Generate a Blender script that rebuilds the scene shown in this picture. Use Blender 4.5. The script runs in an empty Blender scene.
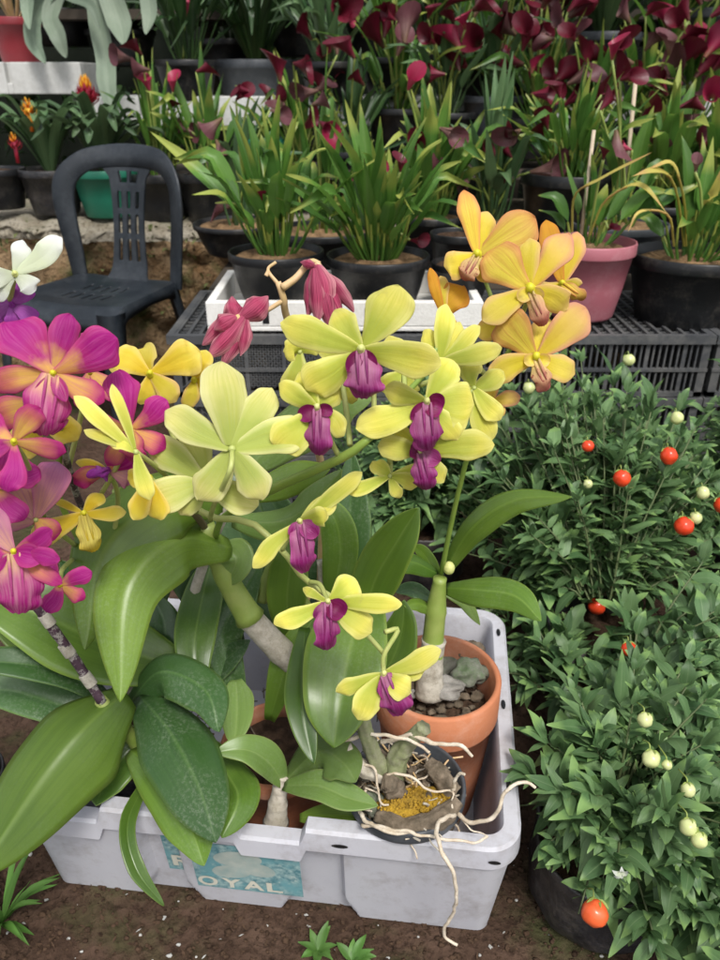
import bpy, math, random
from mathutils import Vector, Matrix, noise
R = random.Random(7)
PI = math.pi
sc = bpy.context.scene
COL = sc.collection

# ---------------------------------------------------------------- camera
F = 753.0
PITCH = math.radians(28)
CAM = Vector((0, 0, 1.05))
FW = Vector((0, math.cos(PITCH), -math.sin(PITCH)))
UP = Vector((0, math.sin(PITCH), math.cos(PITCH)))
RT = Vector((1, 0, 0))
cd = bpy.data.cameras.new('camera')
cam = bpy.data.objects.new('camera', cd)
COL.objects.link(cam)
cam.location = CAM
cam.rotation_euler = (math.radians(90) - PITCH, 0, 0)
cd.sensor_fit = 'VERTICAL'
cd.sensor_height = 24
cd.lens = F / 960 * 24
cd.clip_start = 0.02
cd.clip_end = 200
cd.dof.use_dof = True
cd.dof.focus_distance = 0.85
cd.dof.aperture_fstop = 5.6
sc.camera = cam

def ray(px, py):
    return FW + RT * ((px - 360) / F) + UP * ((480 - py) / F)
def at(px, py, D):
    return CAM + ray(px, py) * D
def at_z(px, py, z):
    r = ray(px, py)
    return CAM + r * ((z - CAM.z) / r.z)
def at_y(px, py, Y):
    r = ray(px, py)
    return CAM + r * (Y / r.y)
def depth(p):
    return (p - CAM).dot(FW)

# ---------------------------------------------------------------- materials
def new_mat(name):
    m = bpy.data.materials.new(name)
    m.use_nodes = True
    nt = m.node_tree
    nt.nodes.clear()
    out = nt.nodes.new('ShaderNodeOutputMaterial')
    return m, nt, out
class NT:
    def __init__(s, nt): s.nt = nt
    def n(s, typ, **kw):
        nd = s.nt.nodes.new(typ)
        for k, v in kw.items():
            if k in nd.inputs.keys() if isinstance(k, str) else False:
                nd.inputs[k].default_value = v
            else:
                setattr(nd, k, v)
        return nd
    def l(s, a, b): s.nt.links.new(a, b)
    def math(s, op, a, b=None, clamp=False):
        nd = s.nt.nodes.new('ShaderNodeMath'); nd.operation = op; nd.use_clamp = clamp
        for i, x in enumerate((a, b)):
            if x is None: continue
            if isinstance(x, (int, float)): nd.inputs[i].default_value = x
            else: s.l(x, nd.inputs[i])
        return nd.outputs[0]
    def mix(s, fac, a, b, blend='MIX'):
        nd = s.nt.nodes.new('ShaderNodeMix'); nd.data_type = 'RGBA'; nd.blend_type = blend
        if isinstance(fac, (int, float)): nd.inputs[0].default_value = fac
        else: s.l(fac, nd.inputs[0])
        for i, x in ((6, a), (7, b)):
            if isinstance(x, (tuple, list)): nd.inputs[i].default_value = (x[0], x[1], x[2], 1)
            else: s.l(x, nd.inputs[i])
        return nd.outputs[2]
    def noise(s, scale, detail=4, vec=None, rough=.55, dist=0):
        nd = s.nt.nodes.new('ShaderNodeTexNoise')
        nd.inputs['Scale'].default_value = scale; nd.inputs['Detail'].default_value = detail
        nd.inputs['Roughness'].default_value = rough; nd.inputs['Distortion'].default_value = dist
        if vec is not None: s.l(vec, nd.inputs['Vector'])
        return nd.outputs['Fac']
    def ramp(s, fac, stops):
        nd = s.nt.nodes.new('ShaderNodeValToRGB')
        cr = nd.color_ramp
        while len(cr.elements) < len(stops): cr.elements.new(.5)
        for e, (p, c) in zip(cr.elements, stops):
            e.position = p
            e.color = (c, c, c, 1) if isinstance(c, (int, float)) else (c[0], c[1], c[2], 1)
        s.l(fac, nd.inputs[0])
        return nd.outputs[0]
    def coord(s, which='Object'):
        return s.nt.nodes.new('ShaderNodeTexCoord').outputs[which]
    def uv(s, name='uv'):
        nd = s.nt.nodes.new('ShaderNodeUVMap'); nd.uv_map = name
        sp = s.nt.nodes.new('ShaderNodeSeparateXYZ'); s.l(nd.outputs[0], sp.inputs[0])
        return nd.outputs[0], sp.outputs[0], sp.outputs[1]
    def bump(s, h, strength=.3, dist=.01):
        nd = s.nt.nodes.new('ShaderNodeBump')
        nd.inputs['Strength'].default_value = strength; nd.inputs['Distance'].default_value = dist
        s.l(h, nd.inputs['Height']); return nd.outputs[0]
    def pr(s, color, rough=.5, spec=.5, bump=None, **kw):
        p = s.nt.nodes.new('ShaderNodeBsdfPrincipled')
        if isinstance(color, (tuple, list)): p.inputs['Base Color'].default_value = (*color[:3], 1)
        else: s.l(color, p.inputs['Base Color'])
        if isinstance(rough, (int, float)): p.inputs['Roughness'].default_value = rough
        else: s.l(rough, p.inputs['Roughness'])
        p.inputs['Specular IOR Level'].default_value = spec
        if bump is not None: s.l(bump, p.inputs['Normal'])
        for k, v in kw.items(): p.inputs[k.replace('_', ' ')].default_value = v
        return p.outputs[0]
    def transl(s, surf, color, fac, bump=None):
        t = s.nt.nodes.new('ShaderNodeBsdfTranslucent')
        if isinstance(color, (tuple, list)): t.inputs[0].default_value = (*color[:3], 1)
        else: s.l(color, t.inputs[0])
        m = s.nt.nodes.new('ShaderNodeMixShader'); m.inputs[0].default_value = fac
        s.l(surf, m.inputs[1]); s.l(t.outputs[0], m.inputs[2])
        return m.outputs[0]

def leaf_mat(name, c1, c2, rib=None, rough=.4, tr=.25, veins=26, dust=.0, edge=None, ribw=.035, spec=.4, tip=None):
    m, nt, out = new_mat(name); s = NT(nt)
    _, u, v = s.uv('uv'); _, r1, r2 = s.uv('rnd')
    oc = s.coord('Object')
    nz = s.noise(14, 4, oc)
    k = s.math('ADD', s.math('MULTIPLY', nz, .7), s.math('MULTIPLY', r1, .6))
    col = s.mix(s.ramp(k, [(.3, 0), (.95, 1)]), c1, c2)
    # fine parallel veins
    cv = nt.nodes.new('ShaderNodeCombineXYZ'); s.l(s.math('MULTIPLY', u, veins * 1.6), cv.inputs[0]); s.l(s.math('MULTIPLY', v, 1.2), cv.inputs[1]); s.l(s.math('MULTIPLY', r1, 20), cv.inputs[2])
    w2 = s.noise(1.0, 4, cv.outputs[0], .6)
    col = s.mix(s.math('MULTIPLY', s.ramp(w2, [(.4, 0), (.65, 1)]), .30), col, tuple(x * .6 for x in c1))
    au = s.math('ABSOLUTE', s.math('SUBTRACT', u, .5))
    if rib:
        fac = s.math('SUBTRACT', 1, s.math('DIVIDE', au, ribw), True)
        col = s.mix(s.math('MULTIPLY', fac, .45), col, rib)
    if edge:
        fac = s.math('MULTIPLY', s.math('SUBTRACT', au, .44), 14, True)
        col = s.mix(fac, col, edge)
    if tip:
        mp = s.math('ADD', v, s.math('MULTIPLY', r2, .5))
        col = s.mix(s.ramp(mp, [(.85, 0), (1.25, 1)]), col, tip)
    if dust:
        d = s.noise(240, 5, oc, .75)
        d2 = s.noise(9, 2, oc)
        fac = s.math('MULTIPLY', s.ramp(d, [(.48, .03), (.72, .8)]), s.ramp(d2, [(.40, .05), (.68, 1)]))
        col = s.mix(s.math('MULTIPLY', fac, dust), col, (.42, .47, .36))
    val = s.math('ADD', .72, s.math('MULTIPLY', r2, .5))
    hsv = nt.nodes.new('ShaderNodeHueSaturation'); s.l(val, hsv.inputs['Value']); s.l(col, hsv.inputs['Color'])
    col = hsv.outputs[0]
    bp = s.bump(s.math('ADD', w2, s.math('MULTIPLY', s.noise(60, 3, oc), 2)), .10, .0012)
    rg = s.math('ADD', rough - .08, s.math('MULTIPLY', s.noise(30, 3, oc), .2))
    sh = s.pr(col, rg, spec, bp)
    tc = s.mix(.5, col, tuple(min(1, x * 1.9) for x in c2))
    sh = s.transl(sh, tc, tr)
    s.l(sh, out.inputs[0])
    return m

def petal_mat(name, base, mid, tip, edge=None, vein=None, veinamt=.25, tr=.48, rough=.55, bpos=.12, tpos=.8, spots=None, nveins=9):
    m, nt, out = new_mat(name); s = NT(nt)
    _, u, v = s.uv('uv'); _, r1, r2 = s.uv('rnd')
    oc = s.coord('Object')
    nz = s.noise(40, 3, oc)
    vv = s.math('ADD', v, s.math('MULTIPLY', s.math('SUBTRACT', nz, .5), .35))
    vv = s.math('ADD', vv, s.math('MULTIPLY', s.math('SUBTRACT', r1, .5), .2))
    cr = s.ramp(vv, [(0, base), (bpos, base), (.5 * (bpos + tpos), mid), (tpos, tip), (1, tip)])
    col = cr
    au = s.math('ABSOLUTE', s.math('SUBTRACT', u, .5))
    if edge:
        col = s.mix(s.math('MULTIPLY', s.math('SUBTRACT', s.math('ADD', au, s.math('MULTIPLY', nz, .08)), .3), 4, True), col, edge)
    # veins fan out along the petal
    cv = nt.nodes.new('ShaderNodeCombineXYZ'); s.l(s.math('MULTIPLY', u, nveins * 2.6), cv.inputs[0]); s.l(s.math('MULTIPLY', v, 1.6), cv.inputs[1]); s.l(s.math('MULTIPLY', r1, 30), cv.inputs[2])
    w2 = s.ramp(s.noise(1.0, 3, cv.outputs[0], .6, .3), [(.42, 0), (.68, 1)])
    if vein: col = s.mix(s.math('MULTIPLY', w2, veinamt), col, vein)
    if spots:
        sp = s.ramp(s.noise(220, 2, oc), [(.62, 0), (.68, 1)])
        col = s.mix(s.math('MULTIPLY', sp, .8), col, spots)
    hsv = nt.nodes.new('ShaderNodeHueSaturation')
    s.l(s.math('ADD', .85, s.math('MULTIPLY', r2, .25)), hsv.inputs['Value']); s.l(col, hsv.inputs['Color'])
    col = hsv.outputs[0]
    bl = s.math('MULTIPLY', s.ramp(s.noise(28, 5, oc, .75), [(.62, 0), (.70, 1)]), .35)
    col = s.mix(bl, col, tuple(x * .55 + .06 for x in mid))
    bp = s.bump(s.math('ADD', s.math('MULTIPLY', w2, .5), s.math('MULTIPLY', s.noise(260, 3, oc), 1.0)), .35, .0012)
    sh = s.pr(col, rough, .3, bp)
    sh = s.transl(sh, col, tr)
    s.l(sh, out.inputs[0])
    return m

def plain_mat(name, c1, c2=None, scale=12, rough=.5, spec=.5, bump=.1, bscale=60, bdist=.003, dirt=None, dirtamt=.5, tr=0, dscale=5, tcol=None, dlo=.45, dhi=.7):
    m, nt, out = new_mat(name); s = NT(nt)
    oc = s.coord('Object')
    n1 = s.noise(scale, 5, oc)
    col = s.mix(s.ramp(n1, [(.3, 0), (.7, 1)]), c1, c2 or c1)
    if dirt:
        d = s.math('ADD', s.math('MULTIPLY', s.noise(dscale, 6, oc, .7), .7), s.math('MULTIPLY', s.noise(dscale * 9, 4, oc, .7), .3))
        col = s.mix(s.math('MULTIPLY', s.ramp(d, [(dlo, 0), (dhi, 1)]), dirtamt), col, dirt)
    bp = s.bump(s.noise(bscale, 5, oc), bump, bdist)
    rg = s.math('ADD', rough - .1, s.math('MULTIPLY', s.noise(scale * 3, 3, oc), .2))
    sh = s.pr(col, rg, spec, bp)
    if tr: sh = s.transl(sh, tcol or col, tr)
    s.l(sh, out.inputs[0])
    return m

M = {}
M['orchid'] = leaf_mat('orchid_leaf', (.055, .125, .014), (.145, .245, .028), rib=(.20, .31, .06), rough=.32, tr=.22, veins=14, dust=.2, spec=.6, edge=(.20, .30, .05))
M['orchid_lime'] = leaf_mat('orchid_leaf_lime', (.105, .20, .020), (.19, .30, .036), rib=(.25, .36, .07), rough=.32, tr=.3, veins=14, dust=.3, spec=.6, edge=(.27, .37, .06))
M['orchid_pale'] = leaf_mat('orchid_leaf_pale', (.15, .25, .055), (.21, .32, .08), rib=(.30, .40, .13), rough=.34, tr=.3, veins=12, dust=.5, spec=.55, edge=(.30, .38, .12))
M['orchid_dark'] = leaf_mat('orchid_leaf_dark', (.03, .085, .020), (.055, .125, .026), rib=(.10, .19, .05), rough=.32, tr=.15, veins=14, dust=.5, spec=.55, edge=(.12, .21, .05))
M['calla'] = leaf_mat('calla_leaf', (.05, .14, .025), (.12, .25, .04), rib=(.22, .34, .10), rough=.38, tr=.25, veins=7, tip=(.26, .30, .06))
M['calla2'] = leaf_mat('calla_leaf_blue', (.045, .11, .04), (.12, .20, .085), rib=(.22, .30, .14), rough=.38, tr=.2, veins=7)
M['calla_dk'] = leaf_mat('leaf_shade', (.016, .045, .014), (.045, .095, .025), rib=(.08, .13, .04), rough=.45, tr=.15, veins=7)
M['yellowing'] = leaf_mat('leaf_yellowing', (.42, .38, .07), (.55, .45, .12), rib=(.5, .5, .2), rough=.5, tr=.3, veins=6, tip=(.45, .30, .10))
M['grey_leaf'] = leaf_mat('leaf_grey', (.10, .15, .10), (.20, .25, .18), rib=(.25, .3, .22), rough=.6, tr=.15, veins=5, dust=.5)
M['brom'] = leaf_mat('bromeliad_leaf', (.035, .075, .03), (.08, .13, .055), rib=None, rough=.35, tr=.15, veins=8)
M['cherry'] = leaf_mat('cherry_leaf', (.058, .128, .045), (.155, .258, .105), rib=(.25, .35, .18), rough=.45, tr=.22, veins=3, ribw=.045, spec=.35, tip=(.17, .28, .09))
M['weed'] = leaf_mat('weed_leaf', (.07, .17, .03), (.12, .25, .05), rough=.5, tr=.25, veins=3)
LM = (.62, .62, .055); 
M['p_lime'] = petal_mat('petal_lime', (.54, .60, .09), (.84, .78, .16), (.88, .82, .26), edge=(.90, .86, .34), vein=(.62, .62, .05), veinamt=.4)
M['p_lime_back'] = petal_mat('petal_lime_back', (.56, .64, .16), (.84, .80, .30), (.88, .83, .38), edge=(.90, .87, .48), vein=(.62, .66, .10), veinamt=.45)
M['p_yellow'] = petal_mat('petal_yellow', (.80, .62, .04), (.80, .68, .08), (.82, .72, .18), edge=(.85, .72, .25), vein=(.8, .55, .04), veinamt=.2)
M['p_magenta'] = petal_mat('petal_magenta', (.80, .50, .12), (.50, .025, .22), (.46, .012, .25), edge=(.58, .06, .25), vein=(.64, .13, .40), veinamt=.45, bpos=.03, tpos=.24)
M['p_magyel'] = petal_mat('petal_magenta_yellow', (.80, .55, .12), (.68, .22, .16), (.48, .02, .20), edge=(.50, .03, .20), vein=(.6, .1, .3), veinamt=.4, bpos=.12, tpos=.62)
M['p_pink'] = petal_mat('petal_pale_pink', (.66, .36, .28), (.52, .20, .34), (.47, .20, .38), edge=(.6, .22, .35), vein=(.40, .12, .32), veinamt=.5, nveins=6)
M['p_lipmag'] = petal_mat('petal_lip_magenta', (.85, .62, .30), (.58, .10, .30), (.48, .02, .24), edge=(.45, .01, .23), vein=(.72, .35, .45), veinamt=.6, bpos=.05, tpos=.5)
M['p_orange'] = petal_mat('petal_orange', (.86, .74, .10), (.86, .64, .13), (.76, .38, .12), edge=(.78, .38, .17), vein=(.66, .28, .07), veinamt=.4, bpos=.25, tpos=.95)
M['p_oyel'] = petal_mat('petal_orange_yellow', (.80, .68, .05), (.85, .72, .12), (.86, .68, .22), edge=(.86, .60, .28), vein=(.8, .6, .08), veinamt=.2)
M['p_opink'] = petal_mat('petal_orange_pink', (.82, .66, .06), (.85, .62, .18), (.82, .46, .24), edge=(.80, .40, .30), vein=(.8, .5, .1), veinamt=.2)
M['p_oradeep'] = petal_mat('petal_orange_deep', (.75, .45, .03), (.78, .42, .02), (.75, .38, .03), edge=(.7, .3, .05), vein=(.65, .25, .05), veinamt=.3)
M['lip_purple'] = petal_mat('lip_purple', (.45, .18, .28), (.22, .010, .115), (.20, .008, .09), edge=(.36, .05, .20), vein=(.50, .16, .40), veinamt=.35, tr=.3, rough=.45)
M['lip_dark'] = petal_mat('lip_dark', (.16, .005, .05), (.14, .004, .05), (.20, .01, .09), vein=(.25, .02, .15), veinamt=.4, tr=.15, rough=.45)
M['lip_pink'] = petal_mat('lip_pink', (.84, .72, .30), (.74, .46, .26), (.58, .20, .16), vein=(.45, .12, .10), veinamt=.35, spots=(.35, .03, .05))
M['lip_yellow'] = petal_mat('lip_yellow', (.75, .65, .15), (.80, .72, .18), (.78, .62, .05), vein=(.4, .2, .05), veinamt=.4)
M['column'] = plain_mat('column_cream', (.62, .66, .22), (.75, .74, .30), rough=.5, bump=.05, tr=.2)
M['throat'] = plain_mat('throat_yellow', (.62, .62, .02), (.72, .66, .04), rough=.5, bump=.05, tr=.2)
M['p_white'] = petal_mat('petal_white', (.75, .80, .60), (.80, .82, .76), (.82, .83, .80), vein=(.7, .75, .68), veinamt=.2)
M['p_purple'] = petal_mat('petal_purple', (.50, .15, .5), (.40, .06, .42), (.42, .05, .40), vein=(.25, .02, .3), veinamt=.4)
M['p_wilt'] = petal_mat('petal_wilted', (.44, .08, .15), (.42, .05, .12), (.52, .18, .23), edge=(.62, .30, .32), vein=(.16, .006, .035), veinamt=1, tr=.25, nveins=12, rough=.7)
M['cane_green'] = plain_mat('cane_green', (.20, .28, .05), (.28, .33, .09), scale=30, rough=.45, bump=.1)
M['cane_dry'] = plain_mat('cane_dry', (.42, .38, .30), (.55, .50, .42), scale=50, rough=.8, bump=.6, bscale=90, dirt=(.18, .15, .10), dirtamt=.8, dscale=60)
M['stem_green'] = plain_mat('stem_green', (.16, .26, .04), (.24, .33, .06), scale=30, rough=.45, bump=.1)
M['stem_pale'] = plain_mat('stem_pale', (.38, .45, .12), (.50, .52, .18), scale=30, rough=.45, bump=.1, tr=.1)
M['stem_tan'] = plain_mat('stem_tan', (.50, .36, .14), (.62, .42, .25), scale=60, rough=.6, bump=.2)
M['stem_brown'] = plain_mat('stem_brown', (.10, .075, .04), (.16, .12, .06), scale=40, rough=.7, bump=.3)
M['cane_spot'] = plain_mat('cane_spotted', (.045, .02, .035), (.08, .04, .06), scale=80, rough=.6, bump=.5, bscale=150, dirt=(.45, .42, .38), dirtamt=.75, dscale=70, dlo=.5, dhi=.56)
M['sheath'] = plain_mat('cane_sheath', (.40, .37, .30), (.54, .50, .42), scale=60, rough=.8, bump=.7, dirt=(.14, .11, .07), dirtamt=.8, dscale=50)
M['bark'] = plain_mat('orchid_bark', (.09, .068, .042), (.22, .17, .12), scale=70, rough=.9, bump=.8, bscale=70, bdist=.006, dirt=(.03, .025, .015), dirtamt=.8, dscale=30)
M['root'] = plain_mat('white_root', (.50, .42, .31), (.70, .63, .52), scale=60, rough=.8, bump=.6, bscale=150, dirt=(.30, .19, .09), dirtamt=.7, dscale=28)
M['rock'] = plain_mat('mossy_rock', (.09, .09, .07), (.24, .24, .20), scale=60, rough=.9, bump=1, bscale=60, bdist=.006, dirt=(.07, .13, .04), dirtamt=.9, dscale=18)
M['rock2'] = plain_mat('grey_rock', (.15, .14, .12), (.36, .34, .31), scale=60, rough=.9, bump=1, bscale=60, bdist=.006, dirt=(.08, .07, .05), dirtamt=.8, dscale=30)
M['moss'] = plain_mat('yellow_moss', (.33, .19, .012), (.46, .28, .02), scale=60, rough=.95, bump=1, bscale=140, bdist=.006, dirt=(.16, .10, .02), dirtamt=.8, dscale=40)
M['terracotta'] = plain_mat('terracotta', (.42, .15, .07), (.52, .20, .10), scale=10, rough=.8, spec=.25, bump=.25, bscale=120, dirt=(.60, .42, .33), dirtamt=.5, dscale=7)
M['terracotta_in'] = plain_mat('terracotta_damp', (.20, .075, .045), (.28, .10, .06), scale=10, rough=.85, spec=.2, bump=.3, bscale=100, dirt=(.08, .07, .03), dirtamt=.6, dscale=10)
M['soil'] = plain_mat('potting_soil', (.035, .022, .015), (.09, .055, .035), scale=60, rough=.95, spec=.1, bump=1, bscale=90, bdist=.008)
M['chaff'] = plain_mat('rice_husk', (.20, .12, .06), (.34, .22, .12), scale=90, rough=.95, spec=.1, bump=1, bscale=150, bdist=.008, dirt=(.04, .025, .015), dirtamt=.8, dscale=20)
M['black_pot'] = plain_mat('black_plastic', (.006, .0065, .0075), (.012, .0125, .014), scale=8, rough=.40, spec=.4, bump=.15, bscale=60, dirt=(.13, .115, .095), dirtamt=.5, dscale=14, dlo=.5, dhi=.75)
M['grey_pot'] = plain_mat('grey_plastic', (.035, .040, .048), (.055, .062, .072), scale=8, rough=.5, bump=.1, dirt=(.2, .2, .2), dirtamt=.3, dscale=10)
M['pink_pot'] = plain_mat('pink_plastic', (.34, .10, .125), (.38, .12, .15), scale=6, rough=.5, bump=.1, dirt=(.5, .3, .32), dirtamt=.4, dscale=14)
M['red_pot'] = plain_mat('red_plastic', (.20, .018, .025), (.25, .025, .035), scale=6, rough=.45, bump=.1)
M['green_pot'] = plain_mat('green_plastic', (.012, .14, .085), (.018, .18, .11), scale=6, rough=.45, bump=.1)
M['bag'] = plain_mat('black_polybag', (.014, .014, .016), (.03, .03, .034), scale=20, rough=.38, spec=.5, bump=.9, bscale=22, bdist=.012, dirt=(.18, .15, .12), dirtamt=.5, dscale=9)
M['chair'] = plain_mat('chair_plastic', (.007, .010, .014), (.013, .018, .024), scale=5, rough=.42, spec=.5, bump=.1, bscale=120, dirt=(.09, .10, .11), dirtamt=.35, dscale=9)
M['crate_blk'] = plain_mat('crate_grey', (.04, .042, .046), (.07, .073, .078), scale=8, rough=.5, bump=.2, dirt=(.22, .21, .19), dirtamt=.5, dscale=9)
M['foam'] = plain_mat('foam_white', (.66, .64, .60), (.74, .73, .70), scale=9, rough=.85, spec=.2, bump=.5, bscale=160, dirt=(.42, .38, .32), dirtamt=.5, dscale=8)
M['board'] = plain_mat('board_white', (.52, .52, .50), (.60, .60, .58), scale=6, rough=.9, spec=.2, bump=.4, bscale=60, dirt=(.25, .25, .22), dirtamt=.6, dscale=5)
M['stake'] = plain_mat('wood_stake', (.40, .32, .22), (.52, .43, .32), scale=50, rough=.8, bump=.4)
M['stone'] = plain_mat('stone', (.30, .30, .28), (.48, .47, .44), scale=30, rough=.9, bump=.6, bscale=90)
M['spathe'] = petal_mat('calla_spathe', (.10, .05, .03), (.09, .006, .014), (.10, .007, .018), edge=(.20, .02, .045), vein=(.07, .004, .01), veinamt=.5, tr=.15, rough=.38, bpos=.1, tpos=.6)
M['spathe_pink'] = petal_mat('calla_spathe_pink', (.22, .10, .05), (.26, .015, .05), (.30, .02, .06), edge=(.42, .06, .11), vein=(.25, .01, .05), veinamt=.4, tr=.2, rough=.38)
M['spathe_faded'] = petal_mat('calla_spathe_faded', (.16, .10, .05), (.20, .11, .10), (.13, .045, .055), edge=(.22, .12, .10), vein=(.08, .03, .03), veinamt=.6, tr=.15, rough=.5)
M['brom_red'] = petal_mat('bromeliad_red', (.38, .02, .03), (.30, .015, .035), (.28, .02, .05), edge=(.45, .03, .05), tr=.15)
M['brom_tip'] = petal_mat('bromeliad_orange', (.75, .18, .02), (.78, .28, .02), (.82, .48, .05), tr=.2)
M['berry_red'] = plain_mat('berry_red', (.68, .045, .015), (.75, .07, .02), scale=20, rough=.25, spec=.5, bump=.02, tr=.05)
M['berry_orange'] = plain_mat('berry_orange', (.76, .10, .03), (.80, .13, .04), scale=20, rough=.3, spec=.5, bump=.02, tr=.05)
M['berry_pale'] = plain_mat('berry_pale', (.52, .58, .22), (.64, .66, .34), scale=30, rough=.3, spec=.5, bump=.02, tr=.1)

# ---------------------------------------------------------------- mesh builder
class MB:
    def __init__(s): s.v = []; s.f = []; s.uv = []; s.rn = []; s.mi = []; s.k = 0
    def face(s, idx, uvs=None, rn=(.5, .5), mi=None):
        s.f.append(idx); s.uv.append(uvs or [(.5, .5)] * len(idx)); s.rn.append(rn); s.mi.append(s.k if mi is None else mi)
    def grid(s, P, rn=None, wrapu=False, uvs=None):
        b = len(s.v); n = len(P); m = len(P[0])
        rn = rn or (R.random(), R.random())
        for row in P: s.v.extend([tuple(p) for p in row])
        for i in range(n - 1):
            for j in range(m if wrapu else m - 1):
                j2 = (j + 1) % m
                a, c, d, e = b + i * m + j, b + i * m + j2, b + (i + 1) * m + j2, b + (i + 1) * m + j
                mm = m if wrapu else m - 1
                uu = [(j / mm, i / (n - 1)), ((j + 1) / mm, i / (n - 1)), ((j + 1) / mm, (i + 1) / (n - 1)), (j / mm, (i + 1) / (n - 1))]
                s.face((a, c, d, e), uu, rn)
    def tube(s, pts, rad, n=8, cap=True, rn=None, ridge=0, lump=0):
        pts = [Vector(p) for p in pts]
        if isinstance(rad, (int, float)): rad = [rad] * len(pts)
        nrm = None; rows = []
        for i, p in enumerate(pts):
            t = (pts[min(i + 1, len(pts) - 1)] - pts[max(i - 1, 0)])
            if t.length < 1e-9: t = Vector((0, 0, 1))
            t.normalize()
            if nrm is None:
                nrm = t.orthogonal().normalized()
            nrm = (nrm - t * nrm.dot(t))
            nrm = nrm.normalized() if nrm.length > 1e-6 else t.orthogonal().normalized()
            bn = t.cross(nrm)
            rows.append([p + (nrm * math.cos(2 * PI * k / n) + bn * math.sin(2 * PI * k / n)) * rad[i] * (1 + ridge * math.sin(k * 6 * 2 * PI / n + i * .05) + (lump * noise.noise(p * 90 + nrm * math.cos(6.283 * k / n) + bn * math.sin(6.283 * k / n)) if lump else 0)) for k in range(n)])
        b = len(s.v)
        s.grid(rows, rn, True)
        if cap:
            L = len(rows)
            s.face(tuple(b + k for k in reversed(range(n)))); s.face(tuple(b + (L - 1) * n + k for k in range(n)))
    def lathe(s, prof, c=(0, 0, 0), n=32, jit=0, ax=None):
        c = Vector(c); rows = []
        for (r, z) in prof:
            row = []
            for k in range(n):
                a = 2 * PI * k / n
                rr = r * (1 + jit * noise.noise(Vector((math.cos(a) * 2, math.sin(a) * 2, z * 20))))
                p = Vector((rr * math.cos(a), rr * math.sin(a), z))
                if ax: p = ax @ p
                row.append(c + p)
            rows.append(row)
        s.grid(rows, None, True)
    def box(s, lo, hi, mat=None):
        x0, y0, z0 = lo; x1, y1, z1 = hi
        b = len(s.v)
        vs = [(x0, y0, z0), (x1, y0, z0), (x1, y1, z0), (x0, y1, z0), (x0, y0, z1), (x1, y0, z1), (x1, y1, z1), (x0, y1, z1)]
        if mat: vs = [tuple(mat @ Vector(v)) for v in vs]
        s.v.extend(vs)
        for q in ((0, 3, 2, 1), (4, 5, 6, 7), (0, 1, 5, 4), (1, 2, 6, 5), (2, 3, 7, 6), (3, 0, 4, 7)):
            s.face(tuple(b + i for i in q))
    def ball(s, c, r, n=12, m=8, sq=(1, 1, 1), rot=None, lump=0, seed=0):
        c = Vector(c); rows = []
        for i in range(m + 1):
            th = PI * i / m
            row = []
            for k in range(n):
                a = 2 * PI * k / n
                d = Vector((math.sin(th) * math.cos(a), math.sin(th) * math.sin(a), -math.cos(th)))
                rr = r * (1 + lump * noise.noise(d * 1.7 + Vector((seed, seed * 1.3, 0))))
                p = Vector((d.x * rr * sq[0], d.y * rr * sq[1], d.z * rr * sq[2]))
                if rot: p = rot @ p
                row.append(c + p)
            rows.append(row)
        s.grid(rows, None, True)
    def build(s, name, mat, parent=None, smooth=True, bevel=0, sub=0, local=True):
        me = bpy.data.meshes.new(name)
        org = Vector((0, 0, 0))
        me.from_pydata([tuple(v) for v in s.v], [], s.f)
        uvl = me.uv_layers.new(name='uv'); rl = me.uv_layers.new(name='rnd')
        fu = []; fr = []
        for f, u, r in zip(s.f, s.uv, s.rn):
            for q in range(len(f)):
                fu.extend(u[q]); fr.extend(r)
        uvl.data.foreach_set('uv', fu); rl.data.foreach_set('uv', fr)
        mats = mat if isinstance(mat, (list, tuple)) else [mat]
        for m in mats: me.materials.append(M[m] if isinstance(m, str) else m)
        me.polygons.foreach_set('material_index', [min(x, len(mats) - 1) for x in s.mi])
        me.polygons.foreach_set('use_smooth', [smooth] * len(s.f))
        me.update()
        ob = bpy.data.objects.new(name, me)
        COL.objects.link(ob)
        if parent is not None:
            ob.parent = parent
            ob.matrix_parent_inverse = Matrix.Translation(-WL(parent))
        if bevel:
            b = ob.modifiers.new('bevel', 'BEVEL'); b.width = bevel; b.segments = 2; b.limit_method = 'ANGLE'; b.angle_limit = math.radians(40)
        if sub:
            b = ob.modifiers.new('sub', 'SUBSURF'); b.levels = sub; b.render_levels = sub
        return ob

def WL(o):
    # parts keep their mesh in place with a parent inverse, so only a thing's own location counts
    return Vector(o.location) if o.parent is None else Vector((0, 0, 0))

def tag(o, label=None, cat=None, group=None, kind=None):
    if label: o['label'] = label
    if cat: o['category'] = cat
    if group: o['group'] = group
    if kind: o['kind'] = kind
    return o
def thing(name, loc, label, cat, group=None):
    o = bpy.data.objects.new(name, None); COL.objects.link(o)
    o.location = loc; o.empty_display_size = .05
    return tag(o, label, cat, group)

def crom(pts, n, ts=None):
    """Catmull-Rom through pts, n samples"""
    P = [Vector(p) for p in pts]
    ts = ts or [i / (n - 1) for i in range(n)]
    if len(P) == 2:
        return [P[0].lerp(P[1], t) for t in ts]
    P = [P[0] * 2 - P[1]] + P + [P[-1] * 2 - P[-2]]
    out = []
    segs = len(P) - 3
    for i in range(n):
        t = ts[i] * segs
        k = min(int(t), segs - 1); f = t - k
        a, b, c, d = P[k:k + 4]
        out.append(.5 * ((2 * b) + (c - a) * f + (2 * a - 5 * b + 4 * c - d) * f * f + (3 * b - a - 3 * c + d) * f ** 3))
    return out

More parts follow.
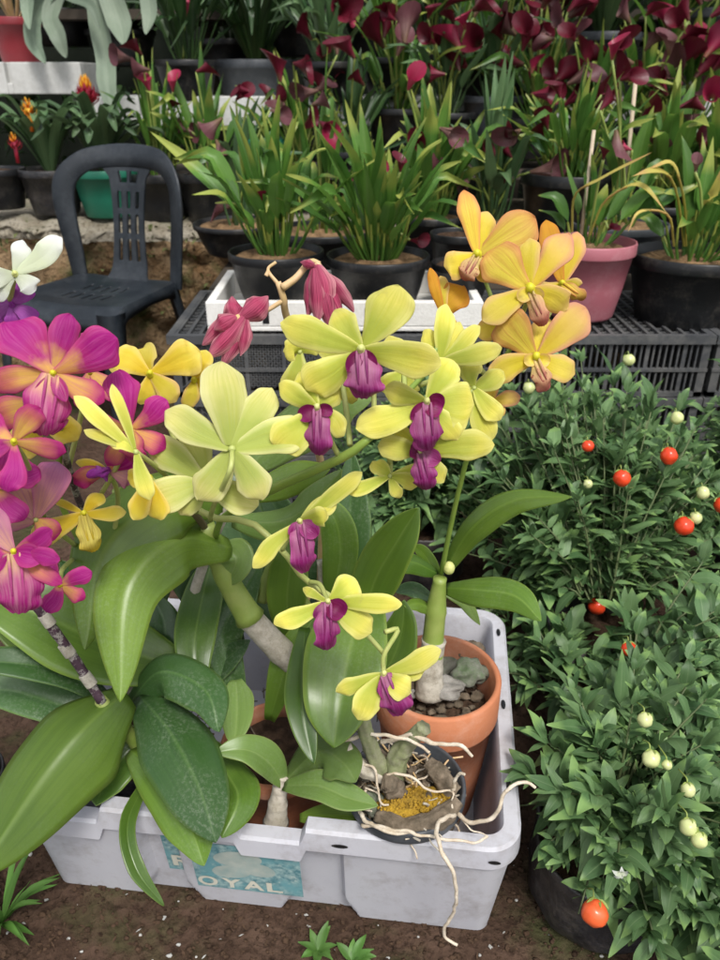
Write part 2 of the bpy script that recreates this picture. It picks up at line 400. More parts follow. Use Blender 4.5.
def prof(kind, t):
    if kind == 'lance': return (math.sin(PI * min(1, t ** .75)) ** .85) * (.98 - .15 * t) + .06 * (1 - t)
    if kind == 'orch':
        return (.34 + .66 * math.sin(PI / 2 * t / .42) if t < .42 else max(.0, 1 - ((t - .42) / .58) ** 2.1) ** .82)
    if kind == 'broad': return min(1, (math.sin(PI * min(1, (t * .92 + .04) ** .9)) ** .62) * 1.0) if t < .999 else .02
    if kind == 'strap': return min(1, .55 + t * 1.6) * min(1, ((1 - t) * 3.2) ** .6) if t < 1 else .0
    if kind == 'round': return (.16 + .84 * math.sin(PI / 2 * min(1, t / .62)) ** 1.1) * (max(0, 1 - (max(0, t - .44) / .56) ** 2.0)) ** .68
    if kind == 'sepal': return (.26 + .74 * math.sin(PI / 2 * min(1, t / .52)) ** .9) * (max(0, 1 - (max(0, t - .42) / .58) ** 1.9)) ** .72
    if kind == 'lip': return min(1, .5 + .4 * t + .35 * math.sin(PI * t)) * (1 - max(0, (t - .8) / .2) ** 2 * .5)
    return 1

def blade(mb, pts, w, kind='lance', nrm=None, fold=.2, nu=4, nv=12, wave=0, twist=0, cup=0, ruf=0, k=0, seed=None, asym=0, edgew=0):
    """leaf or petal: a curved sheet along a spine. w = half width"""
    TS = [1 - (1 - i / nv) ** 1.45 for i in range(nv + 1)]
    sp = crom(pts, nv + 1, TS)
    L = sum((sp[i + 1] - sp[i]).length for i in range(nv))
    nrm = Vector(nrm) if nrm is not None else Vector((0, 0, 1))
    sd = R.random() * 50 if seed is None else seed
    rows = []
    for i, p in enumerate(sp):
        t = TS[i]
        tg = (sp[min(i + 1, nv)] - sp[max(i - 1, 0)]).normalized()
        side = tg.cross(nrm)
        if side.length < 1e-4: side = tg.orthogonal()
        side.normalize()
        nn = side.cross(tg).normalized()
        if twist:
            q = Matrix.Rotation(twist * t, 3, tg); side = q @ side; nn = q @ nn
        ww = w * prof(kind, t)
        row = []
        for j in range(-nu, nu + 1):
            u = j / nu
            h = fold * abs(u) * ww - cup * (u * u) * ww
            h += wave * w * math.sin(t * 9 + sd + (2 if j > 0 else 0)) * abs(u)
            q = p + side * (u * ww * (1 + asym * (1 if u > 0 else -1) + edgew * math.sin(t * 14 + sd * 2 + (1.7 if u > 0 else 0)) * abs(u))) + nn * h
            if ruf:
                e = abs(u) ** 2
                q += nn * (ruf * w * e * math.sin(t * 17 + sd * 3 + u * 2)) + tg * (ruf * .4 * w * math.sin(u * 11 + sd) * t)
            row.append(q)
        rows.append(row)
    mb.k = k
    mb.grid(rows)
    mb.k = 0
# ---------------------------------------------------------------- setting
def rough_sheet(x0, x1, y0, y1, n, m, zf, mat, name):
    mb = MB()
    mb.grid([[Vector((x0 + (x1 - x0) * j / m, y0 + (y1 - y0) * i / n, zf(x0 + (x1 - x0) * j / m, y0 + (y1 - y0) * i / n))) for j in range(m + 1)] for i in range(n + 1)])
    return mb.build(name, mat)

def soil_ground_mat(name, a, b, c, leafy):
    m, nt, out = new_mat(name); s = NT(nt)
    oc = s.coord('Object')
    n1 = s.noise(9, 6, oc, .65); n2 = s.noise(70, 5, oc, .7)
    col = s.mix(s.ramp(n1, [(.35, 0), (.65, 1)]), a, b)
    col = s.mix(s.ramp(n2, [(.5, 0), (.7, 1)]), col, c)
    if leafy:
        n3 = s.noise(5, 4, oc, .6)
        col = s.mix(s.math('MULTIPLY', s.ramp(n3, [(.52, 0), (.66, 1)]), leafy), col, (.045, .07, .02))
    vor = nt.nodes.new('ShaderNodeTexVoronoi'); vor.inputs['Scale'].default_value = 75; s.l(oc, vor.inputs['Vector'])
    h = s.math('ADD', s.math('MULTIPLY', n2, 1.2), vor.outputs[0])
    sh = s.pr(col, .95, .12, s.bump(h, .9, .006))
    s.l(sh, out.inputs[0]); return m
M['ground'] = soil_ground_mat('soil_ground', (.052, .031, .021), (.092, .057, .040), (.024, .014, .009), .5)
M['weed_dull'] = leaf_mat('moss_leaf', (.07, .085, .02), (.13, .15, .05), rough=.7, tr=.1, veins=2)
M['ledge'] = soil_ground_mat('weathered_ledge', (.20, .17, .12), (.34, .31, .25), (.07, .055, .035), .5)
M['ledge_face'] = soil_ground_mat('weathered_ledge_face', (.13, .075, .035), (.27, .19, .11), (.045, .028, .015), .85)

def gz(x, y):
    return .006 * noise.noise(Vector((x * 9, y * 9, 0))) + .004 * noise.noise(Vector((x * 30, y * 30, 3)))
rough_sheet(-1.3, 1.6, .2, 2.0, 220, 320, gz, 'ground', 'ground')['kind'] = 'structure'
# the far ground, a sheet to the horizon just below
mb = MB(); mb.grid([[Vector((x, y, -.02)) for x in (-60, 60)] for y in (-60, 60)])
o = mb.build('ground', 'ground'); o['kind'] = 'structure'

# small stones and husks lying on the soil
mb = MB()
for i in range(5200):
    x = R.uniform(-.75, .35); y = R.uniform(.42, .78)
    z = gz(x, y)
    r = R.choice((.0012, .0015, .002, .0025, .003, .0045)) * (.6 if mb.k else 1) * R.uniform(.6, 1.3)
    mb.k = 1 if R.random() < .05 else 0
    if R.random() < .2:
        blade(mb, [(x, y, z + .002), (x + R.uniform(-.01, .01), y + R.uniform(-.01, .01), z + .006)], r, 'lance', nu=1, nv=3, k=mb.k)
    else:
        mb.ball((x, y, z + r * .3), r, 6, 4, (1, R.uniform(.6, 1), .6), lump=.5, seed=i)
tag(mb.build('gravel', ['soil', 'stone']), 'loose soil crumbs and pale specks on the ground', 'gravel', kind='stuff')

# ledge behind the chair: a weathered concrete and earth bank
def ledge():
    mb = MB()
    rows = []
    prof_ = [(3.02, -.02), (3.02, .12), (3.0, .26), (3.0, .40), (3.01, .50), (3.04, .545), (3.1, .555), (3.3, .555), (3.75, .555)]
    nx = 260
    dense = []
    for a, b in zip(prof_[:-1], prof_[1:]):
        for q in range(6): dense.append((a[0] + (b[0] - a[0]) * q / 6, a[1] + (b[1] - a[1]) * q / 6))
    dense.append(prof_[-1])
    for (y, z) in dense:
        row = []
        for j in range(nx + 1):
            x = -2.2 + 4.4 * j / nx
            d = .07 * noise.noise(Vector((x * 3, y * 3, z * 5))) + .06 * noise.noise(Vector((x * 10, y * 10, z * 10))) + .03 * noise.noise(Vector((x * 35, y * 35, z * 35)))
            row.append(Vector((x, y + (d if z < .54 else 0), max(-.03, z + (d * .35 if z > .5 and y < 3.2 else 0)))))
        rows.append(row)
    nr = len(rows)
    for i in range(nr - 1):
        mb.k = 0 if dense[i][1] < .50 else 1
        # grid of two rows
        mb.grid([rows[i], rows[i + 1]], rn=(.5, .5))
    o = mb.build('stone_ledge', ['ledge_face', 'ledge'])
    # join seams between strips
    import bmesh
    bm = bmesh.new(); bm.from_mesh(o.data); bmesh.ops.remove_doubles(bm, verts=bm.verts, dist=1e-5); bm.to_mesh(o.data); bm.free()
    for p in o.data.polygons: p.use_smooth = True
    return tag(o, 'weathered brown earth and concrete ledge behind the dark chair', 'ledge')
ledge()
mb = MB()
for i in range(900):
    x = R.uniform(-2.0, -.2); z = R.uniform(.05, .56); y = 3.0 - R.uniform(0, .05) + (R.uniform(0, .25) if z > .52 else 0)
    if noise.noise(Vector((x * 4, z * 5, 7))) < .02: continue
    d = Vector((R.uniform(-1, 1), R.uniform(-1, -.2), R.uniform(-.6, 1))).normalized() * R.uniform(.012, .04)
    p = Vector((x, y, z)); blade(mb, [p, p + d * .6 + Vector((0, 0, .004)), p + d], R.uniform(.004, .009), 'lance', nu=1, nv=4)
tag(mb.build('moss', 'weed_dull'), 'moss and tiny weeds growing on the earth ledge behind the chair', 'moss', kind='stuff')

# white boards of the tiers behind
def board(x0, x1, y0, y1, z0, z1, label, holes=()):
    mb = MB()
    xs = [x0]
    for h in holes: xs += [h - .012, h + .012]
    xs.append(x1)
    for a, b in zip(xs[::2], xs[1::2]): mb.box((a, y0, z0), (b, y1, z1))
    for h in holes:
        mb.box((h - .012, y0 + .03, z0), (h + .012, y1, z1))
        mb.box((h - .012, y0, z0), (h + .012, y0 + .03, z0 + (z1 - z0) * .35))
    return tag(mb.build('shelf_board', 'board', smooth=False, bevel=.004), label, 'shelf', 'pale boards carrying the upper rows of plants')
board(-2.3, -1.18, 3.62, 4.1, .995, 1.115, 'thick white shelf board under the wine red pot at upper left', holes=(-1.49,))
board(-1.16, .15, 3.66, 4.1, .87, .985, 'pale shelf board behind the seated row of callas', holes=(-.95, -.88, -.3))
board(.17, 2.4, 3.66, 4.1, .87, .985, 'pale shelf board behind the callas on the right', holes=(.9, 1.4))
# dark wall closing the nursery behind the plants
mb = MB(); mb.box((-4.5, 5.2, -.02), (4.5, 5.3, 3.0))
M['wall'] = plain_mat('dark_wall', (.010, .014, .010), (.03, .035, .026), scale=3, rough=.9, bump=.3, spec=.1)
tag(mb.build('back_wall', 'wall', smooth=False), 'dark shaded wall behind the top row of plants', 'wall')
# tier boards that carry the middle rows
mb = MB()
mb.box((-.45, 2.25, .47), (2.3, 2.95, .50))
for x in (-.3, .6, 1.5, 2.2):
    for y in (2.3, 2.88): mb.box((x, y, -.02), (x + .06, y + .06, .468))
M['dark_wood'] = plain_mat('dark_wood', (.03, .024, .018), (.06, .045, .03), scale=8, rough=.85, bump=.4)
tag(mb.build('plant_bench', 'dark_wood', smooth=False), 'low dark bench carrying calla pots behind the black crates', 'bench')
mb = MB()
mb.box((-1.15, 3.2, .70), (2.4, 3.6, .73))
for x in (-1.1, 0, 1.2, 2.3): mb.box((x, 3.3, .57), (x + .06, 3.36, .698))
tag(mb.build('plant_bench', 'dark_wood', smooth=False), 'dark plank tier on the ledge carrying the second row of calla pots', 'bench')
mb = MB()
mb.box((-2.4, 4.12, 1.30), (2.6, 4.7, 1.34))
for x in (-2.3, -.8, .8, 2.4): mb.box((x, 4.4, -.02), (x + .07, 4.47, 1.298))
tag(mb.build('plant_bench', 'dark_wood', smooth=False), 'highest dark plank tier under the topmost grey pots', 'bench')

# ---------------------------------------------------------------- pots
def pot_part(root, c, r, h, mat, soil='chaff', taper=.72, lipw=None, fill=.88, tilt=None, thick=.05, name='pot', n=40):
    """c: centre of the base. returns the pot mesh"""
    c = Vector(c); lw = lipw or h * .16
    t = r * thick
    ro = r * .96
    pr_ = [(0, .002), (r * taper * .96, .002), (r * taper, .008), (r * taper + (ro - r * taper) * .5, (h - lw) * .5), (ro * .985, h - lw - .002), (r * .995, h - lw), (r, h - lw + .003), (r, h - .003), (r - t * .3, h), (r - t * .8, h),
           (r - t, h - .003), (ro - t * 1.3, h - lw), (r * taper - t, .012), (0, .012)]
    mb = MB(); mb.lathe(pr_, c, n, ax=tilt)
    o = mb.build(name, mat, root)
    if soil:
        mb = MB(); zf = h * fill
        rr = (r * taper + (ro - r * taper) * fill) - t * 1.5
        mb.lathe([(rr * k / 8, zf + .012 * (1 - k / 8) * (1 if k < 8 else 0) + (.006 * math.sin(k * 2.1) if k < 8 else 0)) for k in range(9)], c, 28, ax=tilt, jit=.05)
        mb.build('soil', soil, root)
    return o

def spathe(mb, p, d, size, k=0, open_=1.0, roll=0):
    """calla funnel: p = throat base, d = axis direction"""
    d = Vector(d).normalized(); a = d.orthogonal().normalized(); b = d.cross(a)
    q = Matrix.Rotation(roll, 3, d); a = q @ a; b = q @ b
    rows = []
    nv, nu = 8, 14
    for i in range(nv + 1):
        t = i / nv; row = []
        for j in range(nu + 1):
            th = -PI + 2 * PI * j / nu * .97
            front = (1 + math.cos(th)) / 2        # 1 at the tip side
            r = size * (.08 + .26 * t + .30 * open_ * t ** 3 * (.4 + front))
            h = size * (1.05 * t + .55 * t ** 2 * front ** 2 - .15 * t ** 3 * (1 - front))
            curl = size * .25 * t ** 4 * front
            row.append(p + d * h + (a * math.cos(th) + b * math.sin(th)) * (r + curl) * (1 + .06 * math.sin(j)))
        rows.append(row)
    mb.k = k; mb.grid(rows); mb.k = 0

def calla(px, py, Y, wpx, hpot, label, top=.32, nleaf=34, nfl=4, spread=.13, lm='calla', pot='black_pot', fm=None, flmat=None, soil='chaff', cat='calla plant', bladew=.018, base=None, fpos=None, group='calla plants in nursery pots', stakes=0, lean=(0, 0), nstem=0, flsize=.036):
    """potted calla: rim centre seen at px,py with rim width wpx, at distance Y"""
    pr0 = at_y(px, py, Y); D = depth(pr0)
    r = wpx / F * D / 2
    c = Vector((pr0.x, pr0.y, pr0.z - hpot))
    root = thing('potted_calla', c, label, cat, group)
    if pot: pot_part(root, c, r, hpot, pot, soil)
    else:
        pass
    zs = c.z + hpot * .88
    mb = MB()
    for i in range(nleaf):
        a = R.uniform(0, 2 * PI); q = R.uniform(.0, 1) ** .7
        b0 = Vector((c.x + math.cos(a) * r * .38 * q, c.y + math.sin(a) * r * .38 * q, zs))
        out = Vector((math.cos(a) + R.uniform(-.3, .3) + lean[0], math.sin(a) + R.uniform(-.3, .3) + lean[1], 0))
        H = top * R.uniform(.45, 1.0) * (1.0 - .25 * q)
        sp_ = spread * q * R.uniform(.5, 1.4)
        p1 = b0 + out * sp_ * .35 + Vector((0, 0, H * .45))
        p2 = b0 + out * sp_ * .9 + Vector((0, 0, H * .85))
        drp = R.uniform(-.35, .18)
        p3 = b0 + out * sp_ * (1.35 + max(0, -drp)) + Vector((0, 0, H * (1.0 + (drp if q > .4 else .1))))
        mb.tube([b0, b0.lerp(p1, .5) + out * .004, p1], [.0042, .0038, .003], 5, cap=False)
        blade(mb, [p1, p1.lerp(p2, .5), p2, p3], bladew * R.uniform(.9, 1.45), 'lance', nrm=-out + Vector((0, 0, .5)) + Vector((0, -.4, 0)), fold=.45, nu=2, nv=9, wave=.1, twist=R.uniform(-.8, .8))
    mb.build('foliage', M[lm], root)
    fl = fpos if fpos is not None else [None] * nfl
    for f in fl:
        mb = MB()
        if f is None:
            a = R.uniform(0, 2 * PI); 
            tp = Vector((c.x + math.cos(a) * spread * R.uniform(.2, .9), c.y - abs(math.sin(a)) * spread * .9, zs + top * R.uniform(.25, 1.0)))
            fmx = flmat or R.choice(['spathe', 'spathe', 'spathe', 'spathe', 'spathe_faded', 'spathe_faded', 'spathe_pink'])
            sz = flsize * R.uniform(.8, 1.6)
        else:
            tp = at_y(f[0], f[1], c.y + R.uniform(-.08, -.02)); fmx = f[2]; sz = f[3]
        b0 = Vector((c.x + R.uniform(-.02, .02), c.y + R.uniform(-.02, .02), zs))
        d = Vector((R.uniform(-.9, .9), R.uniform(-.6, .5), R.uniform(-.1, 1.2)))
        if f is not None and len(f) > 4: d = Vector(f[4])
        mid = b0.lerp(tp, .55) + Vector((0, 0, .04))
        mb.tube(crom([b0, mid, tp], 8), .0035, 6, rn=(.5, .5)); 
        spathe(mb, tp, d, sz, k=1, open_=R.uniform(.25, .85), roll=R.uniform(0, 6))
        mb.build('flower', ['cane_green', fmx], root)
    return root, c, r, zs

# ---------------------------------------------------------------- plastic crates (black)
def lattice_crate(x0, y0, z0, w, d, h, label, diamond=False):
    root = thing('plastic_crate', (x0 + w / 2, y0 + d / 2, z0), label, 'crate', 'grey plastic crates stacked under the pots')
    mb = MB(); t = .012
    # corner posts, rims
    for (cx, cy) in ((x0, y0), (x0 + w - .02, y0), (x0, y0 + d - .02), (x0 + w - .02, y0 + d - .02)):
        mb.box((cx, cy, z0), (cx + .02, cy + .02, z0 + h - .02))
    def ring(za, zb, o=0):
        mb.box((x0 - o, y0 - o, za), (x0 + w + o, y0 + t, zb)); mb.box((x0 - o, y0 + d - t, za), (x0 + w + o, y0 + d + o, zb))
        mb.box((x0 - o, y0 + t, za), (x0 + t, y0 + d - t, zb)); mb.box((x0 + w - t, y0 + t, za), (x0 + w + o, y0 + d - t, zb))
    ring(z0 + .001, z0 + .014); ring(z0 + h - .022, z0 + h, .006)
    ring(z0 + h * .42, z0 + h * .42 + .008, .002)
    mb.build('frame', 'crate_blk', root, smooth=False)
    mb = MB()
    n = int(w / .0155)
    for i in range(1, n):
        x = x0 + w * i / n
        wd = .0045 if i % 6 else .010
        dia = diamond and .12 < (i / n) < .88 and z0 > .3
        if dia and i % 6: continue
        mb.box((x - wd / 2, y0 + .002, z0 + .012), (x + wd / 2, y0 + .010, z0 + h - .02))
        mb.box((x - wd / 2, y0 + d - .010, z0 + .012), (x + wd / 2, y0 + d - .002, z0 + h - .02))
    if diamond:
        k = 0; xx = x0 + w * .12
        while xx < x0 + w * .88 - .02:
            for s_ in (1, -1):
                m_ = Matrix.Translation(Vector((xx, y0 + .006, z0 + h * .5 + .0))) @ Matrix.Rotation(s_ * math.radians(48), 4, 'Y')
                mb.box((-.0018, -.003, -h * .52), (.0018, .003, h * .52), mat=m_)
            xx += .0135
    m = int(d / .0155)
    for i in range(1, m):
        y = y0 + d * i / m; wd = .0045 if i % 6 else .010
        mb.box((x0 + .002, y - wd / 2, z0 + .012), (x0 + .010, y + wd / 2, z0 + h - .02))
        mb.box((x0 + w - .010, y - wd / 2, z0 + .012), (x0 + w - .002, y + wd / 2, z0 + h - .02))
    mb.build('side_slats', 'crate_blk', root, smooth=False)
    # grille floor / top
    mb = MB()
    if z0 + h > .45:
        for i in range(int(w / .03)):
            x = x0 + .015 + i * .03
            mb.box((x - .004, y0 + .014, z0 + h - .007), (x + .004, y0 + d - .014, z0 + h - .001))
        for i in range(int(d / .03)):
            y = y0 + .02 + i * .03
            mb.box((x0 + .014, y - .004, z0 + h - .012), (x0 + w - .014, y + .004, z0 + h - .0075))
        mb.build('grille', 'crate_blk', root, smooth=False)
words = {0: 'lowest', 1: 'middle', 2: 'topmost'}
for ci, (x0, w, nm) in enumerate(((-.47, .70, 'in the left stack beneath the white foam tray'), (.25, .62, 'in the stack beneath the pink pot'), (.885, .6, 'in the stack at the right edge'))):
    for lv in range(3):
        lattice_crate(x0, 1.80, .003 + lv * .165, w, .44, .163, f'{words[lv]} grey slatted plastic crate {nm}', diamond=(ci == 0))

# white foam tray on the crates
def foam_tray():
    x0, x1, y0, y1, z0, z1 = -.375, .30, 1.81, 2.16, .502, .575
    root = thing('foam_tray', ((x0 + x1) / 2, (y0 + y1) / 2, z0), 'white foam tray on the grey crates holding two black pots', 'tray')
    mb = MB(); t = .022
    mb.box((x0, y0, z0), (x1, y1, z0 + .012))
    mb.box((x0, y0, z0 + .012), (x1, y0 + t, z1)); mb.box((x0, y1 - t, z0 + .012), (x1, y1, z1))
    mb.box((x0, y0 + t, z0 + .012), (x0 + t, y1 - t, z1)); mb.box((x1 - t, y0 + t, z0 + .012), (x1, y1 - t, z1))
    mb.build('tray_body', 'foam', root, smooth=False, bevel=.003)
    for x in (-.23, .02, .2):
        mb = MB(); mb.box((x - .008, y0 - .0015, z0 + .02), (x + .008, y0 + .004, z1 - .015))  # solid black strip on the face, a slot's inner shade put into colour
        mb.build('drain_slot_shade', 'black_pot', root, smooth=False)
foam_tray()

# ---------------------------------------------------------------- chair
def chair():
    c = at_z(93, 290, .43); c.z = 0
    root = thing('plastic_chair', c, 'dark blue-grey moulded plastic chair with slotted back, empty', 'chair')
    rot = Matrix.Rotation(math.radians(-20), 4, 'Z')
    T = Matrix.Translation(c) @ rot       # local: front is -Y, seat centre at origin
    def W(x, y, z): return T @ Vector((x, y, z))
    # seat: curved sheet with thickness, slots in the middle
    def seatz(u, v): return .43 - .016 * math.cos(u * PI / 2) * math.cos(v * PI / 2 * .8) - .012 * max(0, v) ** 2 * 0 + (-.03 * max(0, -v - .72) / .28 if v < -.72 else 0)
    nx, ny = 44, 40
    mb = MB()
    def sx(v): return .225 - .028 * (v + 1) / 2
    def ed(u, v):
        # rounded corners
        return u * (1 - .05 * max(0, abs(v) - .8) / .2), v * (1 - .05 * max(0, abs(u) - .8) / .2)
    rows = {}
    for lay, dz in ((0, 0), (1, -.006)):
        for i in range(ny + 1):
            for j in range(nx + 1):
                u, v = -1 + 2 * j / nx, -1 + 2 * i / ny
                uu, vv = ed(u, v)
                rows[lay, i, j] = len(mb.v)
                mb.v.append(tuple(W(uu * sx(v), vv * .205, seatz(u, v) + dz)))
    def hole(i, j):
        v = (i + .5) / ny * 2 - 1; u = (j + .5) / nx * 2 - 1
        return (-.30 < v < .05 or .18 < v < .5) and j in (13, 17, 21, 25, 29)
    for i in range(ny):
        for j in range(nx):
            if hole(i, j):
                q = [(i, j), (i, j + 1), (i + 1, j + 1), (i + 1, j)]
                for a in range(4):
                    b_ = (a + 1) % 4
                    mb.face((rows[0, q[a][0], q[a][1]], rows[0, q[b_][0], q[b_][1]], rows[1, q[b_][0], q[b_][1]], rows[1, q[a][0], q[a][1]]))
                continue
            mb.face((rows[0, i, j], rows[0, i, j + 1], rows[0, i + 1, j + 1], rows[0, i + 1, j]))
            mb.face((rows[1, i + 1, j], rows[1, i + 1, j + 1], rows[1, i, j + 1], rows[1, i, j]))
    seat = mb.build('seat', 'chair', root)
    # apron around the seat
    mb = MB()
    loop = []
    for k in range(24): loop.append((-1 + 2 * k / 24, -1))
    for k in range(20): loop.append((1, -1 + 2 * k / 20))
    for k in range(24): loop.append((1 - 2 * k / 24, 1))
    for k in range(20): loop.append((-1, 1 - 2 * k / 20))
    P = []
    for (zz, o_) in ((0, 1.0), (-.012, 1.035), (-.055, 1.05), (-.055, 1.03), (-.014, 1.01), (-.004, .99)):
        row = []
        for (u, v) in loop:
            uu, vv = ed(u, v)
            arch = .022 * (1 - abs(u if abs(v) == 1 else v) ** 2) if zz < -.03 else 0
            row.append(W(uu * sx(v) * o_, vv * .205 * o_, seatz(u, v) + zz + arch))
        P.append(row)
    mb.grid(P, wrapu=True)
    mb.build('apron', 'chair', root)
    # legs: L-section, splayed
    for (sxn, syn) in ((-1, -1), (1, -1), (1, 1), (-1, 1)):
        mb = MB()
        top = Vector((sxn * (.225 if syn < 0 else .198), syn * .205, .415)); bot = Vector((sxn * .235, syn * .255 + (0.01 if syn > 0 else 0), 0))
        rows = []
        for i in range(9):
            t = i / 8; p = top.lerp(bot, t)
            w = .062 * (1 - .45 * t); th = .006
            ix, iy = -sxn, -syn
            # angled leg with a flat bevel on the corner
            out = [(0, w), (0, .016), (.016, 0), (w, 0), (w, th), (.018, th), (th, .018), (th, w)]
            rows.append([W(p.x + ix * a + sxn * .006, p.y + iy * b + syn * .006, p.z) for a, b in out])
        mb.grid(rows, wrapu=True)
        b0 = len(mb.v) - 8; mb.face(tuple(range(b0, b0 + 8)))
        mb.build('leg', 'chair', root)
    # back: a wide flat hoop swept from the seat, leaning back
    def bk(x, h):           # h above seat, returns world point on the back surface
        lean = .02 + .16 * h + .10 * max(0, h) ** 2
        return (x, .195 + lean - .10 * (x / .22) ** 2 * (.3 + h), .43 + h)
    cl = [(-.188, -.02), (-.198, .08), (-.210, .18), (-.214, .26), (-.200, .325), (-.150, .372), (-.08, .388), (0, .392), (.08, .388), (.150, .372), (.200, .325), (.214, .26), (.210, .18), (.198, .08), (.188, -.02)]
    cc = crom([(a * 1.06, b, 0) for a, b in cl], 70)
    mb = MB(); rows = []
    for i, p in enumerate(cc):
        t = (cc[min(i + 1, 69)] - cc[max(i - 1, 0)]).normalized(); nrm = Vector((t.y, -t.x, 0))   # towards inside
        s_ = i / 69
        wd = .052 + .020 * math.sin(PI * s_) 
        ring = []
        for (a, b) in ((-.5, -.3), (-.44, -1), (0, -.7), (.44, -1), (.5, -.3), (.5, .6), (.3, .2), (0, .4), (-.3, .2), (-.5, .6)):
            q = p + nrm * a * wd
            w3 = bk(q.x, q.y)
            ring.append(W(w3[0], w3[1] + b * .007, w3[2]))
        rows.append(ring)
    mb.grid(rows, wrapu=True)
    mb.build('back_frame', 'chair', root)
    # centre splat: sheet with slots and a hand hole
    mb = MB()
    nx, ny = 22, 44
    idx = {}
    for lay in (0, 1):
        for i in range(ny + 1):
            for j in range(nx + 1):
                h = -.03 + (.37 + .03) * i / ny
                w = .062 + .020 * abs(1 - 2 * i / ny) ** 2 + (.03 * ((i / ny) - .88) / .12 if i / ny > .88 else 0) + (.02 * (.1 - i / ny) / .1 if i / ny < .1 else 0)
                x = (-1 + 2 * j / nx) * w
                q = bk(x, h)
                flare = -.07 * max(0, (.05 - h) / .08) ** 2
                idx[lay, i, j] = len(mb.v)
                mb.v.append(tuple(W(q[0], q[1] + flare * .6 + (.005 if lay else -.002), q[2])))
    def sh(i, j):
        if j in (4, 5, 10, 11, 16, 17) : return (9 <= i <= 16) or (19 <= i <= 25) or (28 <= i <= 33)
        return 37 <= i <= 40 and 4 <= j <= 17
    for i in range(ny):
        for j in range(nx):
            if sh(i, j):
                for (di, dj, e) in ((-1, 0, ((0, 0), (0, 1))), (1, 0, ((1, 0), (1, 1))), (0, -1, ((0, 0), (1, 0))), (0, 1, ((0, 1), (1, 1)))):
                    if not sh(i + di, j + dj):
                        a, b = e
                        mb.face((idx[0, i + a[0], j + a[1]], idx[0, i + b[0], j + b[1]], idx[1, i + b[0], j + b[1]], idx[1, i + a[0], j + a[1]]))
                continue
            mb.face((idx[0, i, j], idx[0, i, j + 1], idx[0, i + 1, j + 1], idx[0, i + 1, j]))
            mb.face((idx[1, i + 1, j], idx[1, i + 1, j + 1], idx[1, i, j + 1], idx[1, i, j]))
    mb.build('back_splat', 'chair', root)
chair()

